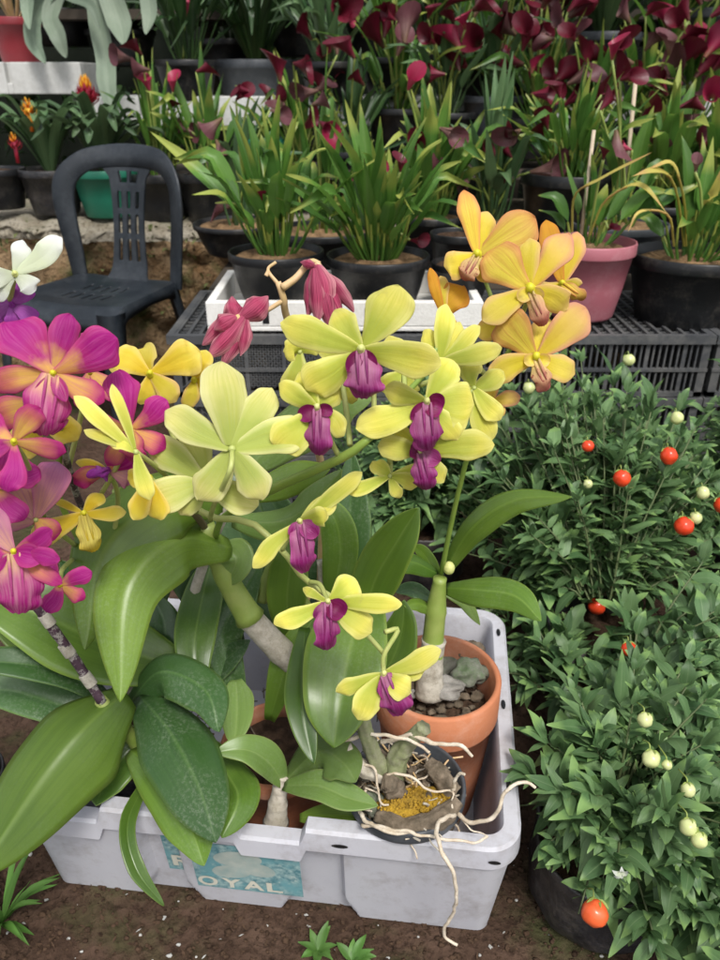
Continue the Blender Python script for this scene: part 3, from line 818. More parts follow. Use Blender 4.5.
# ---------------------------------------------------------------- the translucent crate in front
M['hdpe'] = plain_mat('clear_plastic', (.60, .60, .65), (.70, .70, .73), scale=5, rough=.40, spec=.5, bump=.22, bscale=45, dirt=(.26, .22, .18), dirtamt=.7, dscale=11, tr=.28, tcol=(.60, .60, .70), dlo=.49, dhi=.74)
FR = at_z(524, 854, .21); FL = at_z(0, 799, .21)
CX = (FR - FL); CW = CX.length; ex = CX.normalized(); ey = Vector((-ex.y, ex.x, 0)); CD = .485
def cr_pt(a, b, z):      # a along the front from left, b backwards
    return Vector((FL.x, FL.y, 0)) + ex * a + ey * b + Vector((0, 0, z))
def front_crate():
    c0 = cr_pt(CW / 2, CD / 2, 0)
    root = thing('plastic_bin', c0, 'translucent whitish plastic bin full of potted orchids with a teal label', 'bin')
    H = .21; rad = .045
    # perimeter: rounded rectangle, counter clockwise from front left
    P = []
    def seg(a0, b0, a1, b1, n):
        for i in range(n): P.append((a0 + (a1 - a0) * i / n, b0 + (b1 - b0) * i / n, (b1 - b0), -(a1 - a0)))
    def arc(ca, cb, a0, n=8):
        for i in range(n):
            th = a0 + PI / 2 * i / n
            P.append((ca + rad * math.cos(th), cb + rad * math.sin(th), math.cos(th), math.sin(th)))
    seg(rad, 0, CW - rad, 0, 260); arc(CW - rad, rad, -PI / 2)
    seg(CW, rad, CW, CD - rad, 90); arc(CW - rad, CD - rad, 0)
    seg(CW - rad, CD, rad, CD, 90); arc(rad, CD - rad, PI / 2)
    seg(0, CD - rad, 0, rad, 90); arc(rad, rad, PI)
    def notch(a, b):        # rim drop on the long sides
        if b < .02 or b > CD - .02:
            u = a / CW
            def dip(lo, hi, w=.012):
                return max(0, min(1, (u - lo) / w)) * max(0, min(1, (hi - u) / w))
            return .026 * max(dip(.07, .20), dip(.46, .60))
        return 0
    def panel(a, b, z):     # relief of the outer wall: proud panels with chamfered feet
        if b > .02: 
            if a > CW - .02 or a < .02:
                u = b / CD; e = .5 - abs(u - .5)
                return .004 if (abs(u - .25) < .12 or abs(u - .75) < .12) and z > .02 else 0
            return 0
        u = a / CW
        def pan(lo, hi, ch=.035):
            k = ch * max(0, 1 - z / .045)
            return max(0, min(1, min(u - lo - k, hi - k - u) / .010))
        return .014 * max(pan(-.1, .27, .03), pan(.33, .57, .03), pan(.66, 1.1, .03))
    def taper(z): return .026 * (1 - z / H)
    zs = [H - .034, .16, .14, .118, .105, .09, .075, .06, .05, .042, .034, .026, .018, .010, .004]
    rows = []
    def ring(off, z, mode):
        row = []
        for (a, b, nx, ny) in P:
            l = math.hypot(nx, ny); nx_, ny_ = nx / l, ny / l
            n_ = notch(a, b)
            zz = z - (n_ if mode in ('rim', 'in') else n_ * .9 if mode == 'lip' else 0)
            o = off
            if mode == 'wall': o = -taper(z) - .014 + panel(a, b, z)
            if mode == 'inner': o = -taper(z) - .020
            row.append(cr_pt(a + nx_ * o, b + ny_ * o, zz))
        rows.append(row)
    ring(0, .010, 'inner'); ring(0, .06, 'inner'); ring(0, .15, 'inner')
    ring(-.026, H - .006, 'in'); ring(-.022, H, 'rim'); ring(-.004, H, 'rim'); ring(0, H - .004, 'rim'); ring(.001, H - .02, 'rim'); ring(.0015, H - .036, 'lip'); ring(-.002, H - .037, 'lip'); ring(-.004, H - .02, 'lip')
    ring(-.014, H - .026, 'lip')
    for z in zs: ring(0, z, 'wall')
    mb = MB(); mb.grid(rows, rn=(.5, .5), wrapu=True)
    # floor of the bin
    b0 = len(mb.v); mb.v.append(tuple(cr_pt(CW / 2, CD / 2, .010))); n = len(P)
    for j in range(n): mb.face((b0, j, (j + 1) % n))
    body = mb.build('bin_body', 'hdpe', root)
    md = body.modifiers.new('es', 'EDGE_SPLIT'); md.split_angle = math.radians(38)
    # small slots in the rim, each a flat black patch for the shade inside a hole
    for q in [[cr_pt(a + lx * math.cos(2 * PI * i / 12), -.0022, H - .020 + .0035 * math.sin(2 * PI * i / 12)) for i in range(12)] for a, lx in ((CW * .665, .011), (CW * .95, .008))] + \
             [[cr_pt(CW - .013 + .0035 * math.cos(2 * PI * i / 12), b + .010 * math.sin(2 * PI * i / 12), H + .0012) for i in range(12)] for b in (.1, .25, .42)]:
        mb = MB(); mb.v.extend([tuple(x) for x in q]); mb.face(tuple(range(12))); mb.build('rim_slot_shade', 'black_pot', root)
    # paper label on the front wall: two pieces, on the recess and on the proud panel
    def fp(a, z, pr):      # point on the front wall surface
        return cr_pt(a, taper(z) + .014 - pr - .0012, z)
    m, nt, out = new_mat('label_print'); s = NT(nt); oc = s.coord('Object')
    n1 = s.noise(120, 4, oc); n2 = s.noise(26, 3, oc)
    col = s.mix(s.ramp(n1, [(.35, 0), (.65, 1)]), (.07, .19, .22), (.33, .46, .45))
    col = s.mix(s.ramp(n2, [(.45, 0), (.6, 1)]), col, (.14, .32, .35))
    col = s.mix(s.ramp(s.noise(60, 5, oc, .7), [(.58, 0), (.72, .6)]), col, (.55, .55, .50))
    s.l(s.pr(col, .55, .3), out.inputs[0]); M['label'] = m
    M['label_ink'] = plain_mat('label_cream', (.55, .53, .44), (.64, .62, .52), scale=60, rough=.6, bump=0)
    M['label_stone'] = plain_mat('label_pebble', (.26, .34, .32), (.48, .49, .43), scale=30, rough=.6, bump=0, dirt=(.25, .4, .4), dirtamt=.5, dscale=25)
    M['label_blue'] = plain_mat('label_blue', (.08, .42, .58), (.12, .48, .62), scale=30, rough=.6, bump=0)
    aL = (at_z(160, 850, .12) - Vector((FL.x, FL.y, .12))).dot(ex)
    aR = (at_z(302, 860, .12) - Vector((FL.x, FL.y, .12))).dot(ex)
    aM = CW * .36
    print('LABEL', aL, aM, aR, CW)
    z1, z0 = .160, .044
    lab = MB()
    for (a0, a1, prd, za, zb) in ((aL, CW * .327, .0, z0 + .012, z1), (CW * .362, aR, .014, z0, z1 - .002)):
        lab.grid([[fp(a0 + (a1 - a0) * j / 10, za + (zb - za) * i / 6, prd) for j in range(11)] for i in range(7)])
    lo = lab.build('label', 'label', root)
    def flat(mb, pts): 
        s0 = len(mb.v); mb.v.extend([tuple(x) for x in pts]); mb.face(tuple(range(s0, s0 + len(pts))))
    def raised(a, z, prd): 
        return cr_pt(a, taper(z) + .014 - prd - .0022, z)
    st = MB()
    for (ca, cz, ra, rz_, rot, k) in ((.44, .126, .055, .019, .12, 0), (.60, .104, .042, .017, -.2, 0), (.36, .092, .045, .016, .15, 0), (.78, .150, .08, .0085, -.1, 2)):
        A = aM + (aR - aM) * ca if ca > .3 else 0
        pts = []
        for i in range(20):
            th = 2 * PI * i / 20
            x = ra * .62 * math.cos(th); y = rz_ * math.sin(th)
            zz = min(.157, cz + y * math.cos(rot) + x * math.sin(rot))
            pts.append(cr_pt(min(aR - .002, max(CW * .362, A + x * math.cos(rot) - y * math.sin(rot))), taper(zz) + .014 - .014 - (.0017 + .0003 * k + .0002 * ca), zz))
        st.k = k; flat(st, pts)
    st.build('label_picture', ['label_stone', 'label_stone', 'label_blue'], lo, smooth=False)
    def letter(ch, a, z, w, h, prd):
        cu = bpy.data.curves.new('letter', 'FONT'); cu.body = ch; cu.size = 1; cu.extrude = 0; cu.offset = .03
        t = bpy.data.objects.new('t', cu); COL.objects.link(t)
        dg = bpy.context.evaluated_depsgraph_get()
        me = bpy.data.meshes.new_from_object(t.evaluated_get(dg))
        xs = [v.co.x for v in me.vertices]; ys = [v.co.y for v in me.vertices]
        x0, x1, y0, y1 = min(xs), max(xs), min(ys), max(ys)
        for v in me.vertices:
            v.co = raised(a + (v.co.x - x0) / (x1 - x0) * w, z + (v.co.y - y0) / (y1 - y0) * h, prd)
        bpy.data.objects.remove(t); bpy.data.curves.remove(cu)
        return me
    for ch, a, z, w, h, prd in (('R', aL + .008, .068, .030, .027, 0), ('O', CW * .366, .050, .028, .024, .014), ('Y', CW * .37 + .031, .050, .028, .024, .014), ('A', CW * .37 + .062, .050, .029, .024, .014), ('L', CW * .37 + .095, .050, .022, .024, .014)):
        me = letter(ch, a, z, w, h, prd); me.name = 'label_lettering'; me.materials.clear(); me.materials.append(M['label_ink'])
        o = bpy.data.objects.new('label_lettering', me); COL.objects.link(o); o.parent = lo
front_crate()
# ---------------------------------------------------------------- orchids
M['old_green'] = plain_mat('old_bulb_green', (.13, .15, .06), (.24, .26, .13), scale=40, rough=.75, bump=.7, dirt=(.34, .31, .25), dirtamt=.7, dscale=45)
VD = -FW       # towards the viewer
def toc(p): return (CAM - p).normalized()

def leafpart(root, pts, wpx, mat='orchid', kind='orch', fold=.35, nrm=None, wave=.05, twist=0, label=None, ruf=0, cup=0):
    """pts: (px, py, depth); wpx: full width in photo pixels at the widest"""
    W3 = [at(*p) for p in pts]
    D = sum(p[2] for p in pts) / len(pts)
    mb = MB()
    n = nrm if nrm is not None else toc(W3[len(W3) // 2]) + Vector((0, 0, .5))
    if abs(fold) < .25: fold = math.copysign(.28, fold)
    blade(mb, W3, wpx * .92 / F * D / 2, kind, nrm=n, fold=fold, nu=6, nv=28, wave=wave, twist=twist, cup=cup * 1.0 + .12, edgew=.025, asym=R.uniform(-.06, .06))
    o = mb.build('leaf', mat, root)
    md = o.modifiers.new('thick', 'SOLIDIFY'); md.thickness = .0012; md.offset = 0
    if label: o['label'] = label
    return o

def flower(root, cx, cy, D, petals, lip=None, lobes=(), centre='column', cr=7, ped=None, pedmat='stem_pale', mat='p_lime', label=None, face=None, lipmat='lip_purple', cen=True):
    """petals: (tipx, tipy, width px, depth offset px, kind, bulge px, material)"""
    C0 = at(cx, cy, D); s = D / F
    mb = MB()
    if cen:
        fd = toc(C0)
        mb.ball(C0 + fd * cr * s * .3, cr * s * .62, 10, 8, (1, 1, 1.15), lump=.2, seed=cx)
        mb.ball(C0 + fd * cr * s * .9 + Vector((0, 0, cr * s * .25)), cr * s * .42, 10, 8, (1, 1, 1.1))
    else:
        mb.ball(C0, cr * s * .5, 10, 8)
    if ped:
        pp = [C0 - toc(C0) * 2 * s] + [at(a, b, d) for a, b, d in ped]
        q = crom(pp, 12)
        mb.k = 1; mb.tube(q, [2.6 * s + .3 * s * (i / 11) for i in range(12)], 8, rn=(.5, .5)); mb.k = 0
    fo = mb.build('flower', [centre, pedmat], root)
    if label: fo['label'] = label
    for i, pt in enumerate(petals):
        tx, ty, w = pt[:3]
        dz = pt[3] if len(pt) > 3 else R.uniform(-10, 6)
        kd = pt[4] if len(pt) > 4 and pt[4] else ('round' if w > 27 else 'sepal')
        bulge = pt[5] if len(pt) > 5 and pt[5] is not None else R.uniform(3, 7)
        pm = pt[6] if len(pt) > 6 else mat
        T = at(tx, ty, D + dz * s)
        base = C0.lerp(T, .03) + toc(C0) * (-.5 * s * (i % 3))
        mid = base.lerp(T, .5) + toc(C0) * bulge * s + Vector((R.uniform(-3, 3) * s, 0, R.uniform(-3, 3) * s))
        q3 = base.lerp(T, .82) + toc(C0) * bulge * s * .75
        mb = MB()
        blade(mb, [base, mid, q3, T], w * s * (.475 if kd == 'round' else .44), kd, nrm=toc(C0) + Vector((R.uniform(-.35, .35), 0, R.uniform(-.35, .35))), fold=.16, cup=R.uniform(.1, .35), nu=5, nv=18, wave=.07, ruf=.05 if kd == 'round' else .03, edgew=.05, asym=R.uniform(-.10, .10))
        po = mb.build('petal', pm, fo)
        md = po.modifiers.new('thick', 'SOLIDIFY'); md.thickness = .0007; md.offset = 0
        md = po.modifiers.new('sub', 'SUBSURF'); md.levels = 1; md.render_levels = 1
    if lip:
        lx, ly, lw = lip[:3]
        T = at(lx, ly, D - 4 * s); fd = toc(C0)
        base = C0 + fd * 3 * s
        mb = MB()
        v = T - base
        blade(mb, [base, base + v * .35 + fd * 9 * s, base + v * .75 + fd * 9 * s, T - fd * 3 * s], lw * s * .50, 'lip', nrm=fd + Vector((R.uniform(-.3, .3), 0, 0)), fold=0, cup=.45, nu=8, nv=20, ruf=.13, edgew=.12)
        # central ridges
        for dx in (-.12, .12):
            side = v.cross(fd).normalized() * lw * s * dx
            mb.tube(crom([base + side + fd * 3 * s, base + v * .35 + side + fd * 10.5 * s, base + v * .7 + side + fd * 10 * s], 8), [.8 * s, 1.4 * s, 1.6 * s, 1.6 * s, 1.5 * s, 1.2 * s, .9 * s, .5 * s], 6)
        lo = mb.build('lip', lipmat, fo)
        md = lo.modifiers.new('thick', 'SOLIDIFY'); md.thickness = .0008; md.offset = 0
        md = lo.modifiers.new('sub', 'SUBSURF'); md.levels = 1; md.render_levels = 1
    for lb in lobes:
        lx, ly, lw = lb[:3]; lm = lb[3] if len(lb) > 3 else 'lip_dark'
        T = at(lx, ly, D - 6 * s); fd = toc(C0)
        base = C0 + fd * 2 * s
        mb = MB()
        blade(mb, [base, base.lerp(T, .5) + fd * 4 * s, T], lw * s * .5, 'round', nrm=fd, cup=-.4, nu=4, nv=10, ruf=.06)
        lo = mb.build('side_lobe', lm, fo)
        md = lo.modifiers.new('sub', 'SUBSURF'); md.levels = 1; md.render_levels = 1
    return fo

def stem(root, pts, rads, mat, name='stem', label=None, nodes=0, n=10, knob=1.25, ridge=0, lump=0):
    W3 = [at(*p) for p in pts]
    N = max(14, nodes * 8)
    q = crom(W3, N)
    D = sum(p[2] for p in pts) / len(pts)
    rr = []
    for i in range(N):
        t = i / (N - 1) * (len(rads) - 1); k = min(int(t), len(rads) - 2); f = t - k
        r = (rads[k] * (1 - f) + rads[k + 1] * f) / F * D
        if nodes:
            ph = (i / (N - 1) * nodes) % 1
            r *= 1 + (knob - 1) * max(0, 1 - min(ph, 1 - ph) * 7)
        rr.append(r)
    mb = MB(); mb.tube(q, rr, n, rn=(.5, .5), ridge=ridge, lump=lump)
    o = mb.build(name, mat, root)
    if label: o['label'] = label
    return o

GRP = 'potted orchids in the plastic bin'
# ---- magenta orchid at the left
c = cr_pt(.115, .16, .012)
P1 = thing('potted_orchid', c, 'orchid with magenta and yellow flowers and a spotted dark cane at left of the bin', 'orchid', GRP)
pot_part(P1, c, .082, .15, 'black_pot', 'soil')
stem(P1, [(150, 775, 1.06), (138, 745, 1.02), (122, 725, .99), (100, 700, .96)], [9, 8, 7, 6], 'cane_green', 'cane')
stem(P1, [(102, 702, .96), (72, 655, .93), (48, 622, .90), (26, 588, .87), (5, 540, .83), (-8, 500, .8)], [5, 5, 5, 4.5, 4, 3.5], 'cane_spot', 'cane', nodes=6, knob=1.12, label='dark spotted cane with pale node sheaths')
for (a, b, d) in ((88, 680, .948), (67, 650, .928), (47, 620, .90)):
    stem(P1, [(a + 4, b + 5, d), (a - 4, b - 6, d - .006)], [6.2, 6.0], 'sheath', 'node_sheath')
stem(P1, [(122, 715, 1.0), (100, 560, .95), (75, 490, .86), (62, 440, .78)], [4.5, 4, 3.4, 3], 'cane_spot', 'flower_stalk')
stem(P1, [(60, 450, .80), (60, 500, .84), (95, 570, .93), (120, 640, .97)], [2.5, 3, 3.5, 4], 'stem_green', 'flower_stalk')
# lower big leaves
leafpart(P1, [(126, 692, .98), (84, 728, .93), (38, 784, .88), (-26, 880, .80)], 108, 'orchid', 'orch', fold=-.60)
leafpart(P1, [(128, 705, 1.02), (160, 672, .97), (205, 690, .93), (219, 732, .90)], 52, 'orchid_dark', fold=-.4)
leafpart(P1, [(140, 696, 1.0), (170, 732, .93), (198, 785, .88), (216, 842, .84)], 80, 'orchid_dark', fold=-.25, label='dark dusty leaf hanging over the bin edge')
leafpart(P1, [(130, 750, 1.0), (160, 776, .94), (188, 822, .89), (204, 866, .86)], 58, 'orchid', fold=-.2)
leafpart(P1, [(205, 740, 1.02), (228, 775, .97), (238, 800, .93), (222, 838, .90)], 52, 'orchid', fold=-.2)
leafpart(P1, [(150, 775, 1.0), (128, 822, .93), (136, 868, .90), (164, 906, .90)], 17, 'orchid', 'strap', fold=.5)
leafpart(P1, [(140, 740, 1.04), (118, 765, 1.02), (104, 785, 1.0), (96, 806, .98)], 46, 'orchid', fold=.3)
leafpart(P1, [(180, 668, 1.05), (110, 645, 1.02), (40, 615, .99), (-40, 585, .97)], 92, 'orchid', fold=.2)
leafpart(P1, [(108, 700, 1.03), (60, 672, 1.0), (0, 662, .97), (-30, 668, .95)], 36, 'orchid_dark', fold=.3)
leafpart(P1, [(118, 722, 1.05), (60, 705, 1.05), (5, 690, 1.05), (-40, 700, 1.04)], 50, 'orchid_dark', fold=.2)
leafpart(P1, [(140, 715, 1.05), (160, 660, 1.06), (165, 625, 1.06), (150, 590, 1.05)], 44, 'orchid_dark', fold=.2)
# behind, filling the clump
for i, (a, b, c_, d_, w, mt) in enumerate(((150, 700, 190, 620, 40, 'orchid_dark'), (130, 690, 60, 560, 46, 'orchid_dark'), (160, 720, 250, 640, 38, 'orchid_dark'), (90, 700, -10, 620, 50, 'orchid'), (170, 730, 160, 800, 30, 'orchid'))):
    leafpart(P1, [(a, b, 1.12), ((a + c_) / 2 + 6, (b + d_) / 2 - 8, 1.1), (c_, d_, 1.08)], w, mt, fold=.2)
MG = 'p_magenta'
flower(P1, 53, 374, .66, mat=MG, petals=[(5, 322, 60, -4, 'round', 5), (70, 314, 34, 8, 'round', 5, 'p_magenta'), (117, 338, 50, -6, 'round', 6), (-14, 384, 34, 4, 'sepal', 4, 'p_magyel'), (104, 402, 34, 6, 'sepal', 4, 'p_magyel')],
       lip=(44, 436, 46), lobes=((36, 402, 16, 'p_lipmag'), (66, 402, 16, 'p_lipmag')), centre='throat', lipmat='p_lipmag', ped=[(60, 410, .70), (62, 445, .78)], cr=6, label='largest magenta flower, petals spread wide')
flower(P1, 130, 430, .70, mat=MG, petals=[(118, 370, 40, -4, 'round', 5), (167, 400, 30, -8, 'round', 6), (92, 420, 22, 8, 'sepal', 4, 'p_magyel'), (166, 448, 28, 6, 'sepal', 4, 'p_magyel'), (108, 466, 24, 4, 'sepal', 4, 'p_magyel')],
       lip=(132, 462, 24), centre='throat', lipmat='p_magyel', ped=[(115, 470, .76), (85, 520, .86)], cr=5)
flower(P1, 14, 442, .64, mat=MG, petals=[(66, 452, 26, -6, 'sepal', 6, 'p_magyel'), (40, 408, 32, 4, 'round', 5, 'p_magyel'), (-22, 410, 34, 4, 'round', 5), (8, 492, 30, -8, 'round', 7, 'p_magenta'), (-26, 452, 26, 0, 'sepal', 4, 'p_magenta')],
       centre='throat', ped=[(30, 470, .7), (45, 520, .82)], cr=6)
flower(P1, 36, 520, .74, mat=MG, petals=[(2, 462, 50, 2, 'round', 6, 'p_pink'), (58, 462, 40, -2, 'round', 6, 'p_pink'), (-6, 512, 36, 4, 'sepal', 4, 'p_pink'), (54, 540, 30, 10, 'sepal', 3, 'p_magyel')], cen=False, cr=5, centre='stem_pale',
       ped=[(55, 530, .8), (75, 545, .88)], label='pale pink flower seen from behind')
flower(P1, 14, 552, .66, mat=MG, petals=[(-20, 512, 40, 2, 'round', 5, 'p_pink'), (60, 560, 22, -8, 'sepal', 6, 'p_magenta'), (52, 530, 26, 4, 'sepal', 5, 'p_magenta'), (62, 584, 20, 4, 'sepal', 4, 'p_magyel'), (-22, 560, 34, 0, 'round', 4)],
       lip=(20, 614, 44), lobes=((-4, 588, 22, 'p_magenta'), (44, 560, 26, 'p_magenta')), centre='throat', lipmat='p_lipmag', cr=6, ped=[(30, 560, .75), (60, 560, .86)])
flower(P1, 108, 470, .76, mat=MG, petals=[(74, 484, 26, 2, 'sepal', 4, 'p_magyel'), (134, 478, 30, 6, 'round', 4, 'p_pink'), (132, 452, 40, -4, 'round', 6, 'p_magenta'), (76, 462, 12, 4, 'sepal', 3, 'p_yellow')], lip=(96, 478, 18), lipmat='p_purple', centre='p_purple', cr=5, ped=[(118, 500, .84), (110, 560, .92)])
flower(P1, 84, 514, .78, mat=MG, petals=[(30, 540, 30, -2, 'sepal', 5, 'p_yellow'), (126, 512, 18, -4, 'sepal', 5, 'p_yellow'), (103, 494, 18, 6, 'sepal', 4, 'p_yellow'), (54, 500, 10, 8, 'sepal', 3, 'p_yellow')], lip=(94, 552, 22), lipmat='lip_yellow', centre='throat', cr=6, ped=[(72, 518, .82), (60, 530, .88)], label='small yellow flower below the pink ones')
flower(P1, -4, 488, .70, mat=MG, petals=[(40, 470, 34, 0, 'round', 5), (24, 520, 32, 2, 'sepal', 5), (-30, 470, 34, 0, 'round', 4), (10, 448, 30, 6, 'sepal', 4)], centre='throat', cr=5, ped=[(20, 510, .78), (50, 540, .87)])
flower(P1, 90, 372, .76, mat=MG, petals=[(96, 330, 34, 2, 'round', 4), (128, 396, 30, 4, 'sepal', 4, 'p_magyel'), (60, 350, 30, 4, 'round', 4), (84, 410, 28, 4, 'sepal', 4, 'p_magyel')], centre='throat', cr=4, ped=[(80, 420, .80), (68, 470, .84)])
flower(P1, 60, 585, .72, mat=MG, petals=[(92, 572, 22, 0, 'sepal', 4), (84, 600, 20, 2, 'sepal', 4, 'p_magyel'), (40, 560, 26, 2, 'round', 4), (46, 612, 24, 2, 'sepal', 4)], centre='throat', cr=4, ped=[(62, 570, .80), (72, 560, .87)])
flower(P1, 40, 405, .74, mat=MG, petals=[(-10, 420, 40, 4, 'sepal', 4, 'p_magyel'), (20, 460, 40, 6, 'sepal', 4, 'p_yellow'), (78, 440, 34, 4, 'sepal', 4, 'p_yellow')], cen=False, cr=3, centre='stem_pale', ped=[(58, 430, .8)])

# ---- lime orchid, left centre, leaning forward from a terracotta pot
c = cr_pt(.335, .17, .012)
P2 = thing('potted_orchid', c, 'lime yellow orchid with purple lips, thick green cane rising from hidden terracotta pot', 'orchid', GRP)
pot_part(P2, c, .085, .165, 'terracotta', 'soil', thick=.09)
stem(P2, [(335, 715, 1.13), (310, 678, 1.09), (280, 650, 1.05), (248, 616, 1.02)], [12, 12, 13, 12], 'cane_dry', 'cane', nodes=3, knob=1.08, label='dry papery white lower cane', n=14)
stem(P2, [(250, 618, 1.02), (233, 590, 1.0), (218, 560, .98), (205, 525, .95)], [14, 12, 10, 8], 'cane_green', 'cane', nodes=2, knob=1.15, n=14)
stem(P2, [(330, 655, 1.12), (318, 635, 1.1), (300, 600, 1.08), (285, 575, 1.06)], [9, 9, 8, 7], 'cane_green', 'cane', nodes=2, n=12)
stem(P2, [(276, 822, 1.03), (279, 795, 1.01), (284, 775, 1.0)], [12, 8, 7], 'cane_dry', 'cane', nodes=3, knob=1.15, n=14, label='short pale stub at the bin edge')
L = leafpart
L(P2, [(222, 500, .96), (170, 498, .90), (105, 548, .87), (85, 650, .86)], 84, 'orchid_lime', fold=-.18)
L(P2, [(232, 548, .97), (178, 540, .90), (128, 590, .85), (120, 702, .82)], 80, 'orchid_lime', fold=-.22)
L(P2, [(222, 545, .98), (236, 560, .97), (226, 585, .99)], 38, 'orchid_pale', fold=.5)
L(P2, [(212, 560, 1.1), (202, 600, 1.06), (194, 650, 1.02), (200, 700, 1.0)], 46, 'orchid', fold=.12)
L(P2, [(170, 560, 1.12), (150, 600, 1.1), (165, 650, 1.08)], 40, 'orchid_dark', fold=.2)
L(P2, [(305, 628, 1.0), (302, 680, .95), (304, 720, .92), (314, 764, .90)], 36, 'orchid', fold=.12)
L(P2, [(366, 585, 1.02), (352, 640, .96), (340, 700, .92), (334, 748, .90)], 88, 'orchid_lime', fold=.12, label='broad pale leaf hanging in the centre of the bin')
L(P2, [(362, 625, 1.02), (375, 580, .99), (398, 540, .96), (418, 508, .94)], 54, 'orchid_lime', fold=.15)
L(P2, [(372, 690, 1.08), (392, 660, 1.06), (402, 630, 1.05), (404, 600, 1.04)], 44, 'orchid', fold=.15)
L(P2, [(236, 680, 1.07), (237, 710, 1.04), (234, 748, 1.0)], 38, 'orchid_pale', fold=.15)
L(P2, [(284, 784, 1.0), (268, 762, .97), (246, 750, .95), (215, 752, .94)], 36, 'orchid_pale', fold=.3)
L(P2, [(284, 782, 1.0), (318, 752, .97), (342, 762, .94), (356, 782, .92)], 50, 'orchid_pale', fold=-.3)
L(P2, [(284, 786, .99), (318, 786, .95), (348, 798, .93), (378, 806, .92)], 34, 'orchid_pale', fold=.3)
L(P2, [(300, 818, 1.02), (335, 815, 1.0), (372, 818, .98)], 24, 'orchid_lime', fold=.3)
L(P2, [(232, 520, .98), (278, 522, .92), (310, 505, .88), (342, 470, .85)], 46, 'orchid_pale', fold=-.2)
L(P2, [(240, 498, 1.0), (290, 478, .95), (330, 470, .9)], 40, 'orchid_lime', fold=-.2)
L(P2, [(245, 470, 1.02), (290, 430, 1.0), (340, 400, .98), (372, 400, .97)], 60, 'orchid_pale', fold=-.2)
L(P2, [(290, 640, 1.08), (287, 600, 1.05), (290, 560, 1.03), (282, 530, 1.02)], 44, 'orchid_lime', fold=.2)
L(P2, [(330, 600, 1.1), (340, 560, 1.08), (335, 520, 1.06), (310, 495, 1.05)], 40, 'orchid', fold=.2)
L(P2, [(270, 720, 1.09), (285, 670, 1.06), (300, 640, 1.05), (322, 606, 1.04)], 36, 'orchid_lime', fold=.2)
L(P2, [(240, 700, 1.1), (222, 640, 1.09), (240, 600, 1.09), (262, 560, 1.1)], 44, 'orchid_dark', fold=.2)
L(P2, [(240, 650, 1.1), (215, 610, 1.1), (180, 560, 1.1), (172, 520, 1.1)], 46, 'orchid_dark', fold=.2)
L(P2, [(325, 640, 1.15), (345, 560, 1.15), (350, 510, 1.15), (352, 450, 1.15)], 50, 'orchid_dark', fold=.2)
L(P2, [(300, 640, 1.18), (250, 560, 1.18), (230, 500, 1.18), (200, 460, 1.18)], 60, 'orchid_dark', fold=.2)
# spray
stem(P2, [(205, 528, .95), (196, 515, .90), (186, 505, .86)], [4, 4, 4], 'stem_brown', 'flower_stalk')
stem(P2, [(215, 540, .97), (222, 518, .90), (250, 503, .84), (275, 488, .78), (320, 468, .74), (352, 452, .71), (373, 434, .70)], [4, 4, 4, 4.6, 4.4, 4.2, 3.6], 'stem_green', 'flower_stalk')
stem(P2, [(190, 505, .86), (215, 518, .82), (250, 522, .80), (282, 550, .80), (305, 580, .82), (335, 600, .83), (372, 640, .84), (385, 655, .84)], [3.5, 3.5, 3.5, 3.2, 3, 3, 2.6, 2.5], 'stem_pale', 'flower_stalk')
stem(P2, [(373, 434, .70), (392, 415, .70), (405, 395, .71), (425, 372, .73), (440, 340, .74)], [3.6, 3.2, 3, 2.8, 2.5], 'stem_green', 'flower_stalk')
D1 = .67
flower(P2, 361, 350, D1, [(399, 286, 56, 2, 'round', 6), (281, 322, 38, -14, 'sepal', 10), (441, 364, 44, -12, 'sepal', 8), (334, 311, 34, 10, 'sepal', 4), (306, 390, 48, 4, 'round', 6)],
       lip=(364, 399, 38), lobes=((348, 372, 17), (376, 368, 15)), ped=[(372, 372, .695), (374, 405, .70), (373, 434, .70)], label='lime flower with purple lip at the top of the spray', cr=8)
flower(P2, 317, 408, .68, [(279, 384, 26, -8, 'sepal', 5), (276, 448, 46, -4, 'round', 6), (344, 436, 24, 4, 'sepal', 4), (300, 372, 34, 8, 'sepal', 4), (338, 388, 28, 8, 'sepal', 3)],
       lip=(317, 455, 27), lobes=((298, 418, 18), (333, 412, 14)), ped=[(326, 430, .70), (338, 455, .72)], cr=7)
flower(P2, 427, 402, .70, [(384, 390, 28, -10, 'sepal', 6), (356, 428, 38, -4, 'sepal', 6), (474, 404, 56, 4, 'round', 5), (452, 360, 40, 8, 'round', 4), (458, 440, 30, 6, 'sepal', 4)],
       lip=(430, 450, 32), lobes=((443, 408, 26), (411, 420, 14)), ped=[(415, 425, .72), (398, 408, .71)], cr=7)
flower(P2, 420, 452, .72, [(378, 446, 30, -4, 'sepal', 5), (494, 444, 36, -8, 'sepal', 9), (444, 482, 24, 2, 'sepal', 4), (392, 430, 26, 6, 'sepal', 4)],
       lip=(427, 490, 24), lobes=((440, 462, 20, 'lip_purple'), (410, 450, 16)), ped=[(400, 440, .73), (380, 430, .71)], cr=6)
flower(P2, 232, 449, .68, [(221, 362, 58, 4, 'sepal', 6, 'p_lime_back'), (272, 388, 40, 8, 'sepal', 5, 'p_lime_back'), (309, 428, 46, 0, 'sepal', 6, 'p_lime_back'), (165, 411, 40, -4, 'sepal', 6, 'p_lime_back'), (262, 500, 42, 4, 'sepal', 6, 'p_lime_back'), (198, 500, 44, 8, 'sepal', 5, 'p_lime_back')],
       cen=False, centre='stem_pale', cr=8, ped=[(230, 470, .655), (214, 505, .72), (210, 520, .80)], label='pale lime flower seen from behind with its green stalk in front')
